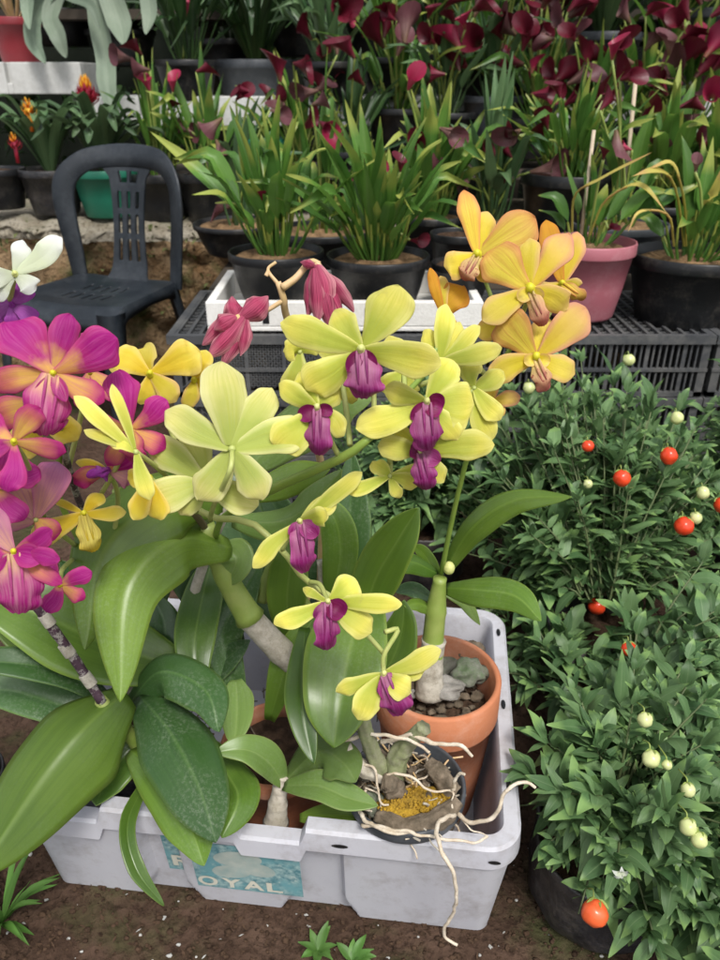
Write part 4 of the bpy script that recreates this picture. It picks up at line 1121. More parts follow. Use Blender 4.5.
flower(P2, 206, 482, .71, [(148, 440, 40, 2, 'sepal', 5, 'p_lime_back'), (143, 504, 44, -2, 'sepal', 6, 'p_lime_back'), (258, 506, 38, 2, 'sepal', 5, 'p_lime_back'), (180, 515, 30, 4, 'sepal', 4, 'p_lime_back'), (190, 430, 36, 8, 'round', 4, 'p_lime_back')],
       cen=False, centre='stem_pale', cr=7, ped=[(200, 496, .70), (196, 512, .80)])
flower(P2, 300, 522, .74, [(362, 472, 22, 2, 'sepal', 5), (253, 568, 22, -6, 'sepal', 4), (328, 516, 26, -14, 'sepal', 9), (336, 500, 26, 4, 'sepal', 4)],
       lip=(307, 572, 26), lobes=((292, 538, 16, 'lip_purple'), (318, 536, 20, 'lip_purple')), ped=[(290, 535, .78), (282, 550, .80)], cr=6)
flower(P2, 328, 602, .76, [(274, 624, 24, -8, 'sepal', 6), (356, 580, 34, 2, 'round', 4), (402, 604, 24, -10, 'sepal', 6), (372, 632, 34, -2, 'round', 5), (303, 588, 12, 4, 'sepal', 5)],
       lip=(328, 650, 25), lobes=((344, 616, 24), (314, 618, 12, 'lip_purple')), ped=[(320, 585, .80), (310, 582, .82)], cr=6)
flower(P2, 384, 674, .78, [(336, 692, 22, -2, 'sepal', 5), (358, 720, 34, -6, 'sepal', 6), (441, 650, 26, -2, 'sepal', 6), (411, 692, 32, -8, 'sepal', 8), (425, 668, 22, 6, 'sepal', 4)],
       lip=(400, 716, 30), lobes=((388, 700, 18, 'lip_purple'), (412, 704, 16, 'lip_purple')), ped=[(384, 655, .82), (398, 630, .86), (385, 632, .85)], cr=6)
flower(P2, 390, 476, .75, [(346, 492, 20, 0, 'sepal', 4), (418, 486, 22, 2, 'sepal', 4), (372, 462, 20, 4, 'sepal', 4), (430, 470, 24, 6, 'sepal', 4), (400, 498, 16, 4, 'sepal', 3)], cen=False, cr=5, centre='stem_pale', ped=[(390, 462, .76), (385, 440, .72)], label='half hidden small lime flower below the others')
flower(P2, 440, 362, .74, [(446, 304, 26, -2, 'sepal', 6), (480, 326, 20, 2, 'sepal', 5), (502, 348, 26, -6, 'sepal', 6), (460, 322, 24, 6, 'sepal', 5), (424, 330, 20, 6, 'sepal', 4), (466, 342, 30, 4, 'round', 4)], cen=False, cr=6, centre='stem_pale', ped=[(436, 378, .75), (420, 385, .73)], label='half open pale lime flower at the tip of the spray')
flower(P2, 474, 388, .76, [(500, 420, 26, 0, 'sepal', 5), (470, 360, 28, 4, 'round', 4), (504, 372, 26, 2, 'sepal', 4), (455, 410, 26, 4, 'sepal', 4), (492, 440, 30, 8, 'sepal', 4)], cen=False, cr=5, centre='stem_pale', ped=[(460, 400, .76), (436, 390, .74)])
flower(P2, 300, 352, .74, [(292, 316, 30, 4, 'round', 5), (318, 340, 28, 2, 'round', 4), (284, 352, 26, 0, 'sepal', 4), (292, 396, 30, 4, 'round', 4)], cen=False, cr=5, centre='stem_pale', ped=[(310, 380, .74), (330, 420, .73)])
flower(P2, 340, 372, .76, [(322, 340, 26, 2, 'sepal', 4), (312, 392, 26, 0, 'sepal', 4), (352, 404, 24, 4, 'sepal', 4), (372, 388, 22, 2, 'sepal', 4)], cen=False, cr=5, centre='stem_pale', ped=[(345, 400, .75), (350, 445, .72)])
flower(P2, 404, 372, .77, [(388, 336, 26, 2, 'sepal', 4), (424, 346, 24, 0, 'sepal', 4), (380, 390, 22, 4, 'sepal', 4), (412, 398, 22, 2, 'sepal', 4)], cen=False, cr=5, centre='stem_pale', ped=[(404, 400, .75), (395, 420, .72)])
# yellow flowers behind the pink ones
flower(P2, 150, 374, .82, [(200, 352, 44, -2, 'round', 6, 'p_yellow'), (112, 352, 40, 0, 'round', 5, 'p_yellow'), (146, 344, 26, 6, 'sepal', 4, 'p_yellow'), (176, 402, 28, 2, 'sepal', 4, 'p_oyel'), (140, 404, 24, 4, 'sepal', 4, 'p_yellow')], centre='throat', cr=6, ped=[(160, 400, .85), (185, 470, .88)], label='yellow flower behind the magenta ones, petals level')
flower(P2, 194, 380, .84, [(186, 408, 20, 2, 'sepal', 3, 'p_oyel'), (206, 350, 26, 2, 'sepal', 3, 'p_yellow'), (214, 384, 22, 2, 'sepal', 3, 'p_yellow')], centre='throat', cr=5, cen=True, ped=[(190, 420, .86), (186, 480, .88)])
flower(P2, 136, 452, .66, [(74, 396, 20, -6, 'sepal', 4), (112, 384, 15, -4, 'sepal', 4), (84, 430, 14, 0, 'sepal', 3), (150, 500, 22, 0, 'sepal', 4), (110, 440, 18, 2, 'sepal', 4)], cen=False, cr=6, centre='stem_pale', ped=[(160, 470, .72), (190, 500, .82)], mat='p_lime', label='narrow half closed lime flower beside the magenta ones')
flower(P2, 150, 478, .70, [(134, 520, 26, 0, 'sepal', 4, 'p_yellow'), (128, 480, 24, 4, 'sepal', 4, 'p_yellow'), (160, 520, 26, 4, 'round', 4, 'p_yellow')], centre='throat', cen=True, cr=5, ped=[(170, 495, .76), (190, 505, .84)])
# buds
for (a, b, d, r) in ((178, 500, .84, 4), (190, 508, .82, 3.4), (408, 438, .74, 8), (401, 424, .74, 6)):
    mb = MB(); mb.ball(at(a, b, d), r / F * d, 10, 8, (1, 1, 1.2)); mb.build('bud', 'column', P2)

# ---- orchid with orange yellow flowers in the big terracotta pot
tp = at_z(438, 674, .275); 
TC = Vector((tp.x, tp.y, .012))
P3 = thing('potted_orchid', TC, 'orange and yellow orchid on a thin stem in the large terracotta pot', 'orchid', GRP)
rT = 126 / F * depth(tp) / 2
pot_part(P3, TC, rT, .263, 'terracotta', None, taper=.72, lipw=.062, thick=.10, n=64)
mb = MB(); mb.lathe([(rT * .82 * k / 8, .205 + .004 * math.sin(k * 3)) for k in range(9)], TC, 32, jit=.06); mb.build('soil', 'soil', P3)
for (a, b, d, r, mt, sq) in ((470, 668, 1.142, 17, 'rock', (1, .8, .75)), (444, 684, 1.123, 17, 'rock2', (1.3, .8, .5)), (415, 672, 1.152, 14, 'bark', (1, 1, .7)), (445, 660, 1.200, 14, 'rock', (1, 1, .7)), (405, 690, 1.123, 10, 'rock2', (1, .7, .6)), (468, 648, 1.200, 15, 'bark', (1, .8, .8))):
    mb = MB(); mb.ball(at(a, b + 4, d), r / F * d, 22, 16, sq, lump=.55, seed=a); mb.build('stone', mt, P3)
mb = MB()
for i in range(70):
    a = R.uniform(0, 6.28); q = rT * .75 * math.sqrt(R.random())
    mb.ball(TC + Vector((q * math.cos(a), q * math.sin(a), .21)), R.uniform(.004, .010), 7, 5, (1, R.uniform(.6, 1), .6), lump=.6, seed=i)
mb.build('bark_chips', 'bark', P3)
stem(P3, [(432, 690, 1.123), (432, 655, 1.102), (436, 610, 1.081), (440, 578, 1.060)], [11, 11, 10, 6], 'cane_green', 'cane', nodes=3, knob=1.12, n=14)
stem(P3, [(430, 694, 1.123), (430, 668, 1.109), (434, 640, 1.095)], [15, 12.5, 11.4], 'sheath', 'cane', nodes=2, knob=1.1, n=14, label='pale papery foot of the cane')
stem(P3, [(440, 580, 1.08), (452, 520, 1.0), (466, 462, .93), (482, 410, .88), (496, 376, .85), (520, 330, .83)], [3.2, 2.8, 2.6, 2.5, 2.4, 2.2], 'stem_green', 'flower_stalk')
stem(P3, [(496, 376, .85), (500, 330, .84), (492, 300, .84), (482, 272, .84)], [2.2, 2.2, 2.2, 2], 'stem_green', 'flower_stalk')
L(P3, [(444, 572, 1.08), (472, 528, 1.02), (515, 500, .98), (572, 497, .95)], 32, 'orchid', fold=-.3)
L(P3, [(444, 588, 1.08), (478, 590, 1.02), (515, 596, .98), (541, 621, .95)], 38, 'orchid', fold=-.25)
L(P3, [(438, 574, 1.08), (410, 562, 1.04), (380, 570, 1.02)], 24, 'orchid', fold=-.3)
L(P3, [(436, 612, 1.1), (420, 604, 1.06), (404, 606, 1.04)], 16, 'orchid_lime', fold=-.3)
L(P3, [(440, 582, 1.09), (425, 556, 1.08), (412, 545, 1.06)], 18, 'orchid_lime', fold=.3)
L(P3, [(440, 590, 1.12), (462, 600, 1.12), (480, 625, 1.12)], 16, 'orchid_lime', fold=.3)
L(P3, [(434, 600, 1.13), (412, 590, 1.13), (395, 592, 1.12)], 18, 'orchid_dark', fold=.3)
mb = MB(); mb.ball(at(449, 568, 1.06), 6 / F * 1.06, 10, 8, (1, 1, 1.2)); mb.build('bud', 'column', P3)
OR = .80
flower(P3, 477, 255, OR, [(464, 190, 26, -4, 'sepal', 6, 'p_orange'), (488, 212, 32, 4, 'sepal', 4, 'p_oyel'), (535, 218, 46, -2, 'round', 6, 'p_orange'), (444, 266, 34, -4, 'sepal', 5, 'p_oyel'), (490, 282, 22, 2, 'sepal', 3, 'p_oyel')],
       lip=(463, 280, 20), lipmat='lip_pink', centre='throat', cr=8, ped=[(486, 275, .84)], label='uppermost orange flower with a narrow upright petal')
flower(P3, 530, 290, OR - .01, [(487, 252, 50, -2, 'round', 7, 'p_orange'), (529, 238, 32, 6, 'sepal', 4, 'p_oyel'), (568, 233, 36, -2, 'round', 6, 'p_opink'), (482, 320, 34, -2, 'sepal', 5, 'p_oyel'), (568, 308, 34, -2, 'sepal', 5, 'p_oyel')],
       lip=(544, 326, 18), lipmat='lip_pink', lobes=((518, 300, 16, 'p_oyel'), (542, 300, 16, 'p_oyel')), centre='throat', cr=10, ped=[(524, 310, .84), (508, 350, .85)])
flower(P3, 536, 358, OR, [(500, 318, 50, -2, 'round', 6, 'p_orange'), (549, 318, 34, 6, 'sepal', 4, 'p_oyel'), (586, 308, 42, -4, 'round', 7, 'p_opink'), (488, 377, 32, -2, 'sepal', 5, 'p_oyel'), (575, 374, 32, -2, 'sepal', 5, 'p_oyel')],
       lip=(548, 390, 19), lipmat='lip_pink', lobes=((524, 362, 14, 'p_oyel'), (550, 362, 14, 'p_oyel')), centre='throat', cr=9, ped=[(520, 365, .83), (500, 370, .85)], label='lowest of the big orange yellow flowers')
flower(P3, 562, 284, OR + .05, [(546, 220, 26, 2, 'sepal', 4, 'p_oradeep'), (578, 232, 28, 0, 'sepal', 4, 'p_opink'), (540, 300, 30, 4, 'sepal', 3, 'p_oyel'), (578, 290, 22, 0, 'sepal', 4, 'p_oyel')], lip=(584, 300, 14), lipmat='p_orange', centre='throat', cr=6, ped=[(545, 320, .87), (515, 345, .86)])
flower(P3, 444, 318, OR + .02, [(430, 268, 14, -2, 'sepal', 5, 'p_oradeep'), (441, 276, 20, 2, 'sepal', 5, 'p_oyel'), (463, 286, 34, 2, 'round', 6, 'p_oradeep'), (452, 330, 18, 4, 'sepal', 3, 'p_oyel')], cen=False, centre='stem_pale', cr=5, ped=[(460, 345, .86), (490, 380, .86)], label='half open orange flower at the left of its cluster')
flower(P3, 491, 402, .84, [(487, 374, 24, 0, 'sepal', 4, 'p_opink'), (520, 396, 20, -2, 'sepal', 5, 'p_opink'), (478, 424, 22, 2, 'sepal', 3, 'p_oyel'), (468, 392, 20, 4, 'sepal', 3, 'p_oyel'), (500, 420, 16, 2, 'sepal', 3, 'p_oyel')], lip=(488, 420, 10), lipmat='p_oyel', centre='throat', cr=5, ped=[(482, 410, .87)], label='small peach flower low on the orange stem')
flower(P3, 500, 322, .85, [(478, 336, 26, 2, 'sepal', 3, 'p_oyel'), (512, 300, 30, 4, 'sepal', 3, 'p_oyel')], cen=False, cr=4, centre='stem_pale', ped=[(505, 340, .85)])

# ---- wilted orchid behind
c = cr_pt(.37, .37, .012)
P5 = thing('potted_orchid', c, 'orchid stem with two wilted crimson pink flowers', 'orchid', GRP)
pot_part(P5, c, .07, .14, 'black_pot', 'soil')
stem(P5, [(320, 600, 1.3), (322, 480, 1.2), (305, 380, 1.0), (286, 315, .90), (284, 300, .88), (278, 282, .87)], [5, 4.5, 4, 3.2, 3, 2.6], 'stem_tan', 'stem')
stem(P5, [(278, 284, .87), (268, 270, .87), (276, 262, .87)], [2, 1.6, 1.6], 'stem_tan', 'twig')
stem(P5, [(269, 271, .87), (266, 276, .87)], [2.6, 2.2], 'stem_tan', 'twig')
stem(P5, [(284, 300, .88), (262, 312, .88), (244, 306, .87)], [2.4, 2.2, 2.2], 'stem_tan', 'twig')
stem(P5, [(282, 288, .87), (296, 278, .87), (310, 262, .87), (320, 264, .87)], [4, 3.6, 3, 2.6], 'stem_tan', 'twig')
L(P5, [(320, 640, 1.3), (330, 560, 1.3), (360, 500, 1.28)], 44, 'orchid_dark')
L(P5, [(320, 640, 1.3), (290, 540, 1.3), (260, 480, 1.28)], 44, 'orchid_dark')
def wilted(cx, cy, D, petals, label):
    s = D / F; mb = MB(); mb.ball(at(cx, cy, D), 4 * s, 8, 6)
    fo = mb.build('flower', 'stem_tan', P5); fo['label'] = label
    for (bx, by, tx, ty, w, dz) in petals:
        mb = MB(); a = at(bx, by, D + dz * s * .5); t = at(tx, ty, D + dz * s); sd = R.random() * 9
        mid = a.lerp(t, .5) + toc(a) * 5 * s
        blade(mb, [a, mid, t], w * s * .42, 'sepal', nrm=toc(a) + Vector((R.uniform(-.6, .6), 0, 0)), cup=.9, nu=8, nv=22, wave=.10, ruf=.12, seed=sd)
        po = mb.build('petal', 'p_wilt', fo)
        po.modifiers.new('sub', 'SUBSURF').render_levels = 1
wilted(238, 318, .86, [(244, 316, 206, 358, 26, -6), (240, 320, 222, 366, 24, 0), (236, 312, 202, 345, 22, 4), (246, 318, 240, 356, 18, -2), (240, 318, 268, 296, 34, -4), (240, 320, 232, 296, 28, 2), (238, 318, 248, 340, 20, 2), (236, 316, 214, 330, 26, -8)], 'left wilted flower, hanging closed to the left')
wilted(318, 266, .86, [(316, 264, 326, 310, 30, -6), (320, 268, 345, 322, 28, -2), (312, 266, 308, 316, 22, 2), (322, 272, 354, 312, 20, 2), (316, 266, 300, 262, 14, 0), (318, 270, 332, 330, 26, -8), (314, 268, 318, 322, 24, -10)], 'right wilted flower, drooping straight down')

# ---- white and purple orchid at the left edge
c = at(-75, 700, 1.05); c.z = gz(c.x, c.y)
P4 = thing('potted_orchid', c, 'orchid at the left edge with one white flower and one purple flower', 'orchid', GRP)
pot_part(P4, c, .07, .13, 'black_pot', 'soil')
stem(P4, [(-75, 660, 1.06), (-50, 520, .95), (-20, 400, .84), (-12, 340, .78), (2, 318, .76), (15, 270, .74)], [5, 4.5, 4, 3.4, 3, 2.5], 'stem_green', 'stem')
L(P4, [(-75, 640, 1.05), (-50, 560, 1.0), (-20, 520, .96), (-5, 560, .94)], 50, 'orchid')
flower(P4, 15, 274, .72, [(62, 238, 27, -4, 'sepal', 6, 'p_white'), (22, 240, 22, 2, 'sepal', 5, 'p_white'), (36, 290, 26, 0, 'sepal', 5, 'p_white'), (-16, 276, 34, -2, 'round', 5, 'p_white'), (-8, 298, 26, 4, 'sepal', 3, 'p_white')], centre='column', cr=5, ped=[(10, 300, .75)], label='white flower')
flower(P4, 12, 305, .75, [(28, 284, 24, -2, 'round', 4, 'p_purple'), (38, 322, 22, -2, 'sepal', 4, 'p_purple'), (-12, 290, 26, 0, 'round', 4, 'p_purple'), (-10, 318, 26, 0, 'round', 4, 'p_purple'), (18, 330, 26, 2, 'sepal', 4, 'p_purple')], centre='p_purple', cr=5, ped=[(0, 318, .76)], label='purple flower under the white one')

# ---- small dark pot with old bulbs, yellow moss and long white roots
bp = at_z(406, 782, .232); BC = Vector((bp.x, bp.y, .142))
P6 = thing('potted_orchid', BC, 'small dark pot of leafless old orchid bulbs with yellow moss and long white roots', 'orchid', GRP)
rB = 120 / F * depth(bp) / 2
pot_part(P6, BC, rB, .09, 'grey_pot', None, taper=.58, lipw=.018, thick=.07, n=56)
mb = MB(); mb.lathe([(rB * .86 * k / 8, .050 + .012 * (1 - k / 8) + .004 * math.sin(k * 3)) for k in range(9)], BC, 36, jit=.06); mb.build('soil', 'bark', P6)
mb = MB()
for i in range(160):
    a = R.uniform(0, 6.28); q = rB * .82 * math.sqrt(R.random())
    p = BC + Vector((q * math.cos(a), q * math.sin(a), .098 + R.uniform(-.036, -.022)))
    d = Vector((R.uniform(-1, 1), R.uniform(-1, 1), R.uniform(-.3, .5))).normalized() * R.uniform(.006, .02)
    mb.tube([p - d, p, p + d], R.uniform(.002, .006), 6)
mb.build('bark_chips', 'bark', P6)
for pts, rd, mt in (([(392, 778, 0.983), (402, 750, 0.964), (424, 727, 0.936)], [11, 9, 7], 'old_green'), ([(385, 772, 0.983), (372, 750, 0.964), (362, 718, 0.936), (358, 700, 0.926)], [9, 8, 7, 7], 'old_green'),
                    ([(384, 775, 0.983), (362, 768, 0.973), (346, 748, 0.964)], [8, 8, 6], 'cane_dry'), ([(398, 795, 0.983), (390, 782, 0.973), (382, 780, 0.973)], [10, 11, 7], 'bark'),
                    ([(452, 792, 0.992), (440, 775, 0.992), (428, 762, 1.002)], [9, 10, 6], 'bark'), ([(378, 815, 0.964), (405, 828, 0.945), (440, 818, 0.945), (458, 800, 0.954)], [7, 10, 10, 6], 'bark'),
                    ([(362, 800, 0.983), (380, 806, 0.983), (372, 818, 0.973)], [9, 10, 7], 'rock')):
    o = stem(P6, pts, rd, mt, 'old_bulb', nodes=4, knob=1.12, n=36, ridge=.06, lump=.22)
mb = MB()
mcen = at_z(414, 806, .223)
rows = []
for i in range(9):
    row = []
    for j in range(30):
        a = 2 * PI * j / 30; rr = .040 * (i / 8) * (1 + .35 * noise.noise(Vector((math.cos(a) * 1.5, math.sin(a) * 1.5, 4))))
        x = mcen.x + rr * math.cos(a) * 1.25; y = mcen.y + rr * math.sin(a) * .8
        row.append(Vector((x, y, mcen.z + .010 * (1 - (i / 8) ** 2) + .006 * noise.noise(Vector((x * 120, y * 120, 0))))))
    rows.append(row)
mb.grid(rows, wrapu=True)
for i in range(260):
    a = R.uniform(0, 6.28); q = .040 * math.sqrt(R.random())
    mb.ball((mcen.x + q * 1.25 * math.cos(a), mcen.y + q * .8 * math.sin(a), mcen.z + .009 * (1 - (q / .036) ** 2) + .002), R.uniform(.001, .003), 6, 4, lump=.5, seed=i)
mb.build('moss', 'moss', P6)
def root_(pts, r=2.4):
    q = crom([at(*p) for p in pts], 40)
    for i in range(1, 40):
        q[i] = q[i] + Vector((noise.noise(q[i] * 60), noise.noise(q[i] * 60 + Vector((7, 0, 0))), noise.noise(q[i] * 60 + Vector((0, 9, 0))))) * .0036
    mb = MB(); mb.tube(q, [r * .72 / F * .98 * (1 - .35 * i / 39) * (1 + .28 * noise.noise(Vector((i * .9, r, 0)))) for i in range(40)], 8, rn=(.5, .5)); mb.build('root', 'root', P6)
root_([(455, 815, 0.940), (440, 822, 0.907), (438, 842, 0.879), (450, 868, 0.869), (457, 892, 0.884), (452, 915, 0.907), (444, 935, 0.926), (458, 945, 0.926)], 3.1)
root_([(380, 742, 0.968), (410, 737, 0.940), (440, 744, 0.921), (462, 746, 0.912), (473, 757, 0.912)], 3.4)
root_([(345, 740, 0.968), (375, 735, 0.940), (410, 740, 0.931), (430, 750, 0.921)], 3)
root_([(450, 808, 0.959), (470, 822, 0.931), (495, 815, 0.912), (508, 790, 0.902), (522, 783, 0.902), (533, 787, 0.902)], 3.1)
root_([(362, 825, 0.940), (395, 830, 0.912), (435, 838, 0.898), (470, 842, 0.893), (487, 838, 0.893)], 2.5)
root_([(358, 812, 0.949), (370, 824, 0.931), (390, 833, 0.912), (415, 834, 0.907)], 3)
root_([(452, 790, 0.959), (458, 775, 0.940), (466, 774, 0.931)], 2.6)
root_([(455, 812, 0.949), (470, 828, 0.931), (486, 836, 0.921)], 1.3)
root_([(350, 760, 0.978), (375, 770, 0.959), (380, 800, 0.959), (390, 806, 0.959)], 2)
root_([(385, 775, 0.968), (410, 776, 0.959), (430, 790, 0.959), (450, 792, 0.959), (452, 808, 0.940)], 2)
root_([(366, 790, 0.978), (360, 806, 0.959), (372, 812, 0.959)], 2)

# fine fibrous roots over the old bulbs, and dry canes in the clumps
for i in range(80):
    a = R.uniform(0, 6.28); q = rB * .75 * math.sqrt(R.random())
    p = BC + Vector((q * math.cos(a), q * math.sin(a), .068 + R.uniform(0, .012)))
    pts = [p]; d = Vector((R.uniform(-1, 1), R.uniform(-1, 1), .25)).normalized()
    for k in range(5):
        d = (d + Vector((R.uniform(-.6, .6), R.uniform(-.6, .6), R.uniform(-.4, .2)))).normalized(); pts.append(pts[-1] + d * .009)
    mb = MB(); mb.tube(crom(pts, 14), R.uniform(.0006, .0016), 6, rn=(.5, .5)); mb.build('root', R.choice(['root', 'stem_tan', 'cane_dry']), P6)
for pts, rd, mt, rt in (([(292, 668, 1.13), (300, 620, 1.1), (312, 590, 1.08)], [3, 2.5, 2], 'stem_tan', P2), ([(345, 700, 1.13), (330, 640, 1.12), (322, 560, 1.1)], [7, 7, 5], 'cane_dry', P2),
                        ([(232, 500, 1.0), (205, 560, 1.05), (175, 660, 1.1), (168, 720, 1.12)], [4, 5, 6, 6], 'cane_dry', P1), ([(130, 560, 1.02), (122, 640, 1.05), (130, 700, 1.06)], [6, 8, 8], 'cane_dry', P1),
                        ([(118, 490, .95), (128, 560, 1.0), (140, 640, 1.05)], [5, 7, 8], 'cane_green', P1), ([(262, 600, 1.1), (275, 560, 1.08), (300, 530, 1.05)], [7, 6, 5], 'cane_green', P2)):
    stem(rt, pts, rd, mt, 'cane', nodes=4, knob=1.12, n=18, ridge=.04)
for i in range(26):
    q = cr_pt(CW * .335 + R.uniform(-.06, .06), .17 + R.uniform(-.06, .06), .165)
    mb = MB(); mb.tube(crom([q, q + Vector((R.uniform(-.02, .02), R.uniform(-.03, .01), R.uniform(.004, .02))), q + Vector((R.uniform(-.05, .05), R.uniform(-.05, .02), R.uniform(-.002, .012)))], 9), R.uniform(.0008, .0018), 6); mb.build('root', R.choice(['root', 'bark']), P2)
# loose roots and debris inside the bin
mb = MB()
for i in range(420):
    a = R.uniform(.06, CW - .06); b = R.uniform(.06, CD - .06)
    p = cr_pt(a, b, .02 + R.uniform(0, .03))
    d = Vector((R.uniform(-1, 1), R.uniform(-1, 1), R.uniform(-.1, .3))) * R.uniform(.01, .035)
    mb.tube([p, p + d * .5 + Vector((0, 0, .004)), p + d], .0012, 5)
tag(mb.build('debris', 'bark'), 'dry roots and litter lying in the bottom of the bin', 'litter', kind='stuff')
# ---------------------------------------------------------------- winter cherry bushes
ELL = []
M['cherry_stem'] = plain_mat('cherry_stem', (.06, .085, .03), (.12, .15, .06), scale=40, rough=.6, bump=.3)
def cherry(cx, cy, rx, ry, h, label, nbr=70, seed=1, bag=True, bagr=.105, bagh=.15, ppos=(), z0=0, lsz=.98, bagc=None, drop=.10):
    rr = random.Random(seed)
    bx, by = bagc or (cx, cy)
    base = Vector((bx, by, gz(bx, by)))
    root = thing('winter_cherry', base, label, 'bush', 'winter cherry bushes with berries')
    if bag:
        mb = MB()
        rows = []
        for (r, z, j) in ((0, .0, 0), (bagr * .9, .0, 0), (bagr * 1.02, .02, .1), (bagr * 1.05, bagh * .4, .16), (bagr, bagh * .8, .14), (bagr * 1.02, bagh, .12), (bagr * 1.0, bagh + .004, .12), (bagr * .96, bagh, .12), (bagr * .93, bagh * .8, .1)):
            row = []
            for k in range(48):
                a = 2 * PI * k / 48
                q = r * (1 + j * noise.noise(Vector((math.cos(a) * 2.2 + seed, math.sin(a) * 2.2, z * 9))))
                row.append(base + Vector((q * math.cos(a), q * math.sin(a), z)))
            rows.append(row)
        mb.grid(rows, wrapu=True); mb.build('grow_bag', 'bag', root)
        mb = MB(); mb.lathe([(bagr * .97 * k / 8, bagh * .82 + .006 * math.sin(k * 2)) for k in range(9)], base, 28, jit=.08); mb.build('soil', 'soil', root)
    zb = bagh * .8 if bag else 0
    st = MB(); fo = MB()
    E = (Vector((cx, cy, h * .52 + z0)), Vector((rx, ry, h * .50)))
    ELL.append((E, root))
    def clip(p):
        q = p - Vector((FL.x, FL.y, 0)); a, b = q.dot(ex), q.dot(ey)
        return -.02 < a < CW + .012 and -.03 < b < CD + .02 and p.z < .20 or (p.y > 1.76 and p.y < 2.25 and p.z < .52)
    def leaf(p, d, ln, w):
        if seed == 3 and p.x < .30 and p.z < .15: return
        g = rr.uniform(.55, 1.25); ln *= g; w *= g
        d = d.normalized(); side = d.cross(Vector((0, 0, 1)))
        up = side.cross(d).normalized() if side.length > .1 else Vector((0, -1, 0))
        tip = p + d * ln + Vector((0, 0, -drop * ln * rr.uniform(-1, 2.5)))
        mid = p + d * ln * .5 + up * ln * rr.uniform(.02, .12)
        if clip(mid) or clip(tip): return
        blade(fo, [p, mid, tip], w, 'lance', nrm=up + Vector((rr.uniform(-.3, .3), rr.uniform(-.3, .3), .2)), fold=.22, cup=.1, nu=2, nv=8, wave=.10, twist=rr.uniform(-.25, .25), edgew=.06)
    for i in range(nbr):
        # a direction over the upper shell
        zz = rr.uniform(-.45, 1); a = rr.uniform(0, 2 * PI)
        q = math.sqrt(max(0, 1 - zz * zz))
        k = rr.uniform(.62, 1.04) * (1 + .22 * noise.noise(Vector((q * math.cos(a) * 1.6 + seed, q * math.sin(a) * 1.6, zz * 1.6))))
        e = E[0] + Vector((E[1].x * q * math.cos(a) * k, E[1].y * q * math.sin(a) * k, E[1].z * zz * k))
        if noise.noise(e * 9 + Vector((seed, 0, 0))) > .22: continue
        if e.z < zb * .6 + .02: continue
        b0 = base + Vector((rr.uniform(-.01, .01), rr.uniform(-.01, .01), zb))
        md_ = b0.lerp(e, .45) + Vector((0, 0, .05))
        pts = crom([b0, md_, e], 12)
        st.tube(pts[4:], [.0022 - .0013 * (t / 8) for t in range(8)], 5, cap=False)
        gd = (pts[-1] - pts[-3]).normalized()
        # terminal rosette
        n = rr.randint(5, 8); ph = rr.uniform(0, 6)
        o1 = gd.orthogonal().normalized(); o2 = gd.cross(o1)
        for kx in range(n):
            th = ph + kx * 2.4; inc = rr.uniform(.35, 1.15)
            d = gd * math.cos(inc) + (o1 * math.cos(th) + o2 * math.sin(th)) * math.sin(inc)
            ln = rr.choice((.6, 1, 1, 1.15)) * rr.uniform(.028, .056) * lsz
            leaf(e - gd * .002 * kx, d + Vector((0, 0, .12)), ln, ln * rr.uniform(.15, .23))
        for kx in range(rr.randint(8, 13)):
            t = rr.uniform(.40, .95); p = pts[int(t * 11)]
            d = (o1 * math.cos(kx * 2.4 + ph) + o2 * math.sin(kx * 2.4 + ph)) + gd * rr.uniform(.1, .8)
            ln = rr.uniform(.034, .062) * lsz
            leaf(p, d, ln, ln * rr.uniform(.16, .24))
    st.build('stem', 'cherry_stem', root)
    fo.build('foliage', 'cherry', root)
    return root

B1 = cherry(.415, .71, .215, .20, .33, 'nearest winter cherry bush beside the bin corner with pale berries', nbr=190, seed=3, bagc=(.345, .69), bagr=.098, bagh=.12)
B5 = cherry(.60, .98, .17, .18, .34, 'winter cherry bush at the right edge in the middle', nbr=95, seed=5, bagc=(.45, .95), bagr=.10)
B2 = cherry(.47, 1.38, .29, .24, .54, 'broad winter cherry bush in front of the crates with most red berries', nbr=400, seed=9, bagc=(.45, 1.12), bagr=.095, bagh=.14)
B3 = cherry(.88, 1.40, .24, .24, .54, 'winter cherry bush at the far right before the crates', nbr=250, seed=11, bagr=.10)
B4 = cherry(.14, 1.50, .19, .17, .49, 'winter cherry bush behind the terracotta pot', nbr=150, seed=14, bagr=.10)
B6 = cherry(.33, 1.20, .12, .12, .20, 'low sparse winter cherry seedling by the bin side', nbr=26, seed=17, bag=False)

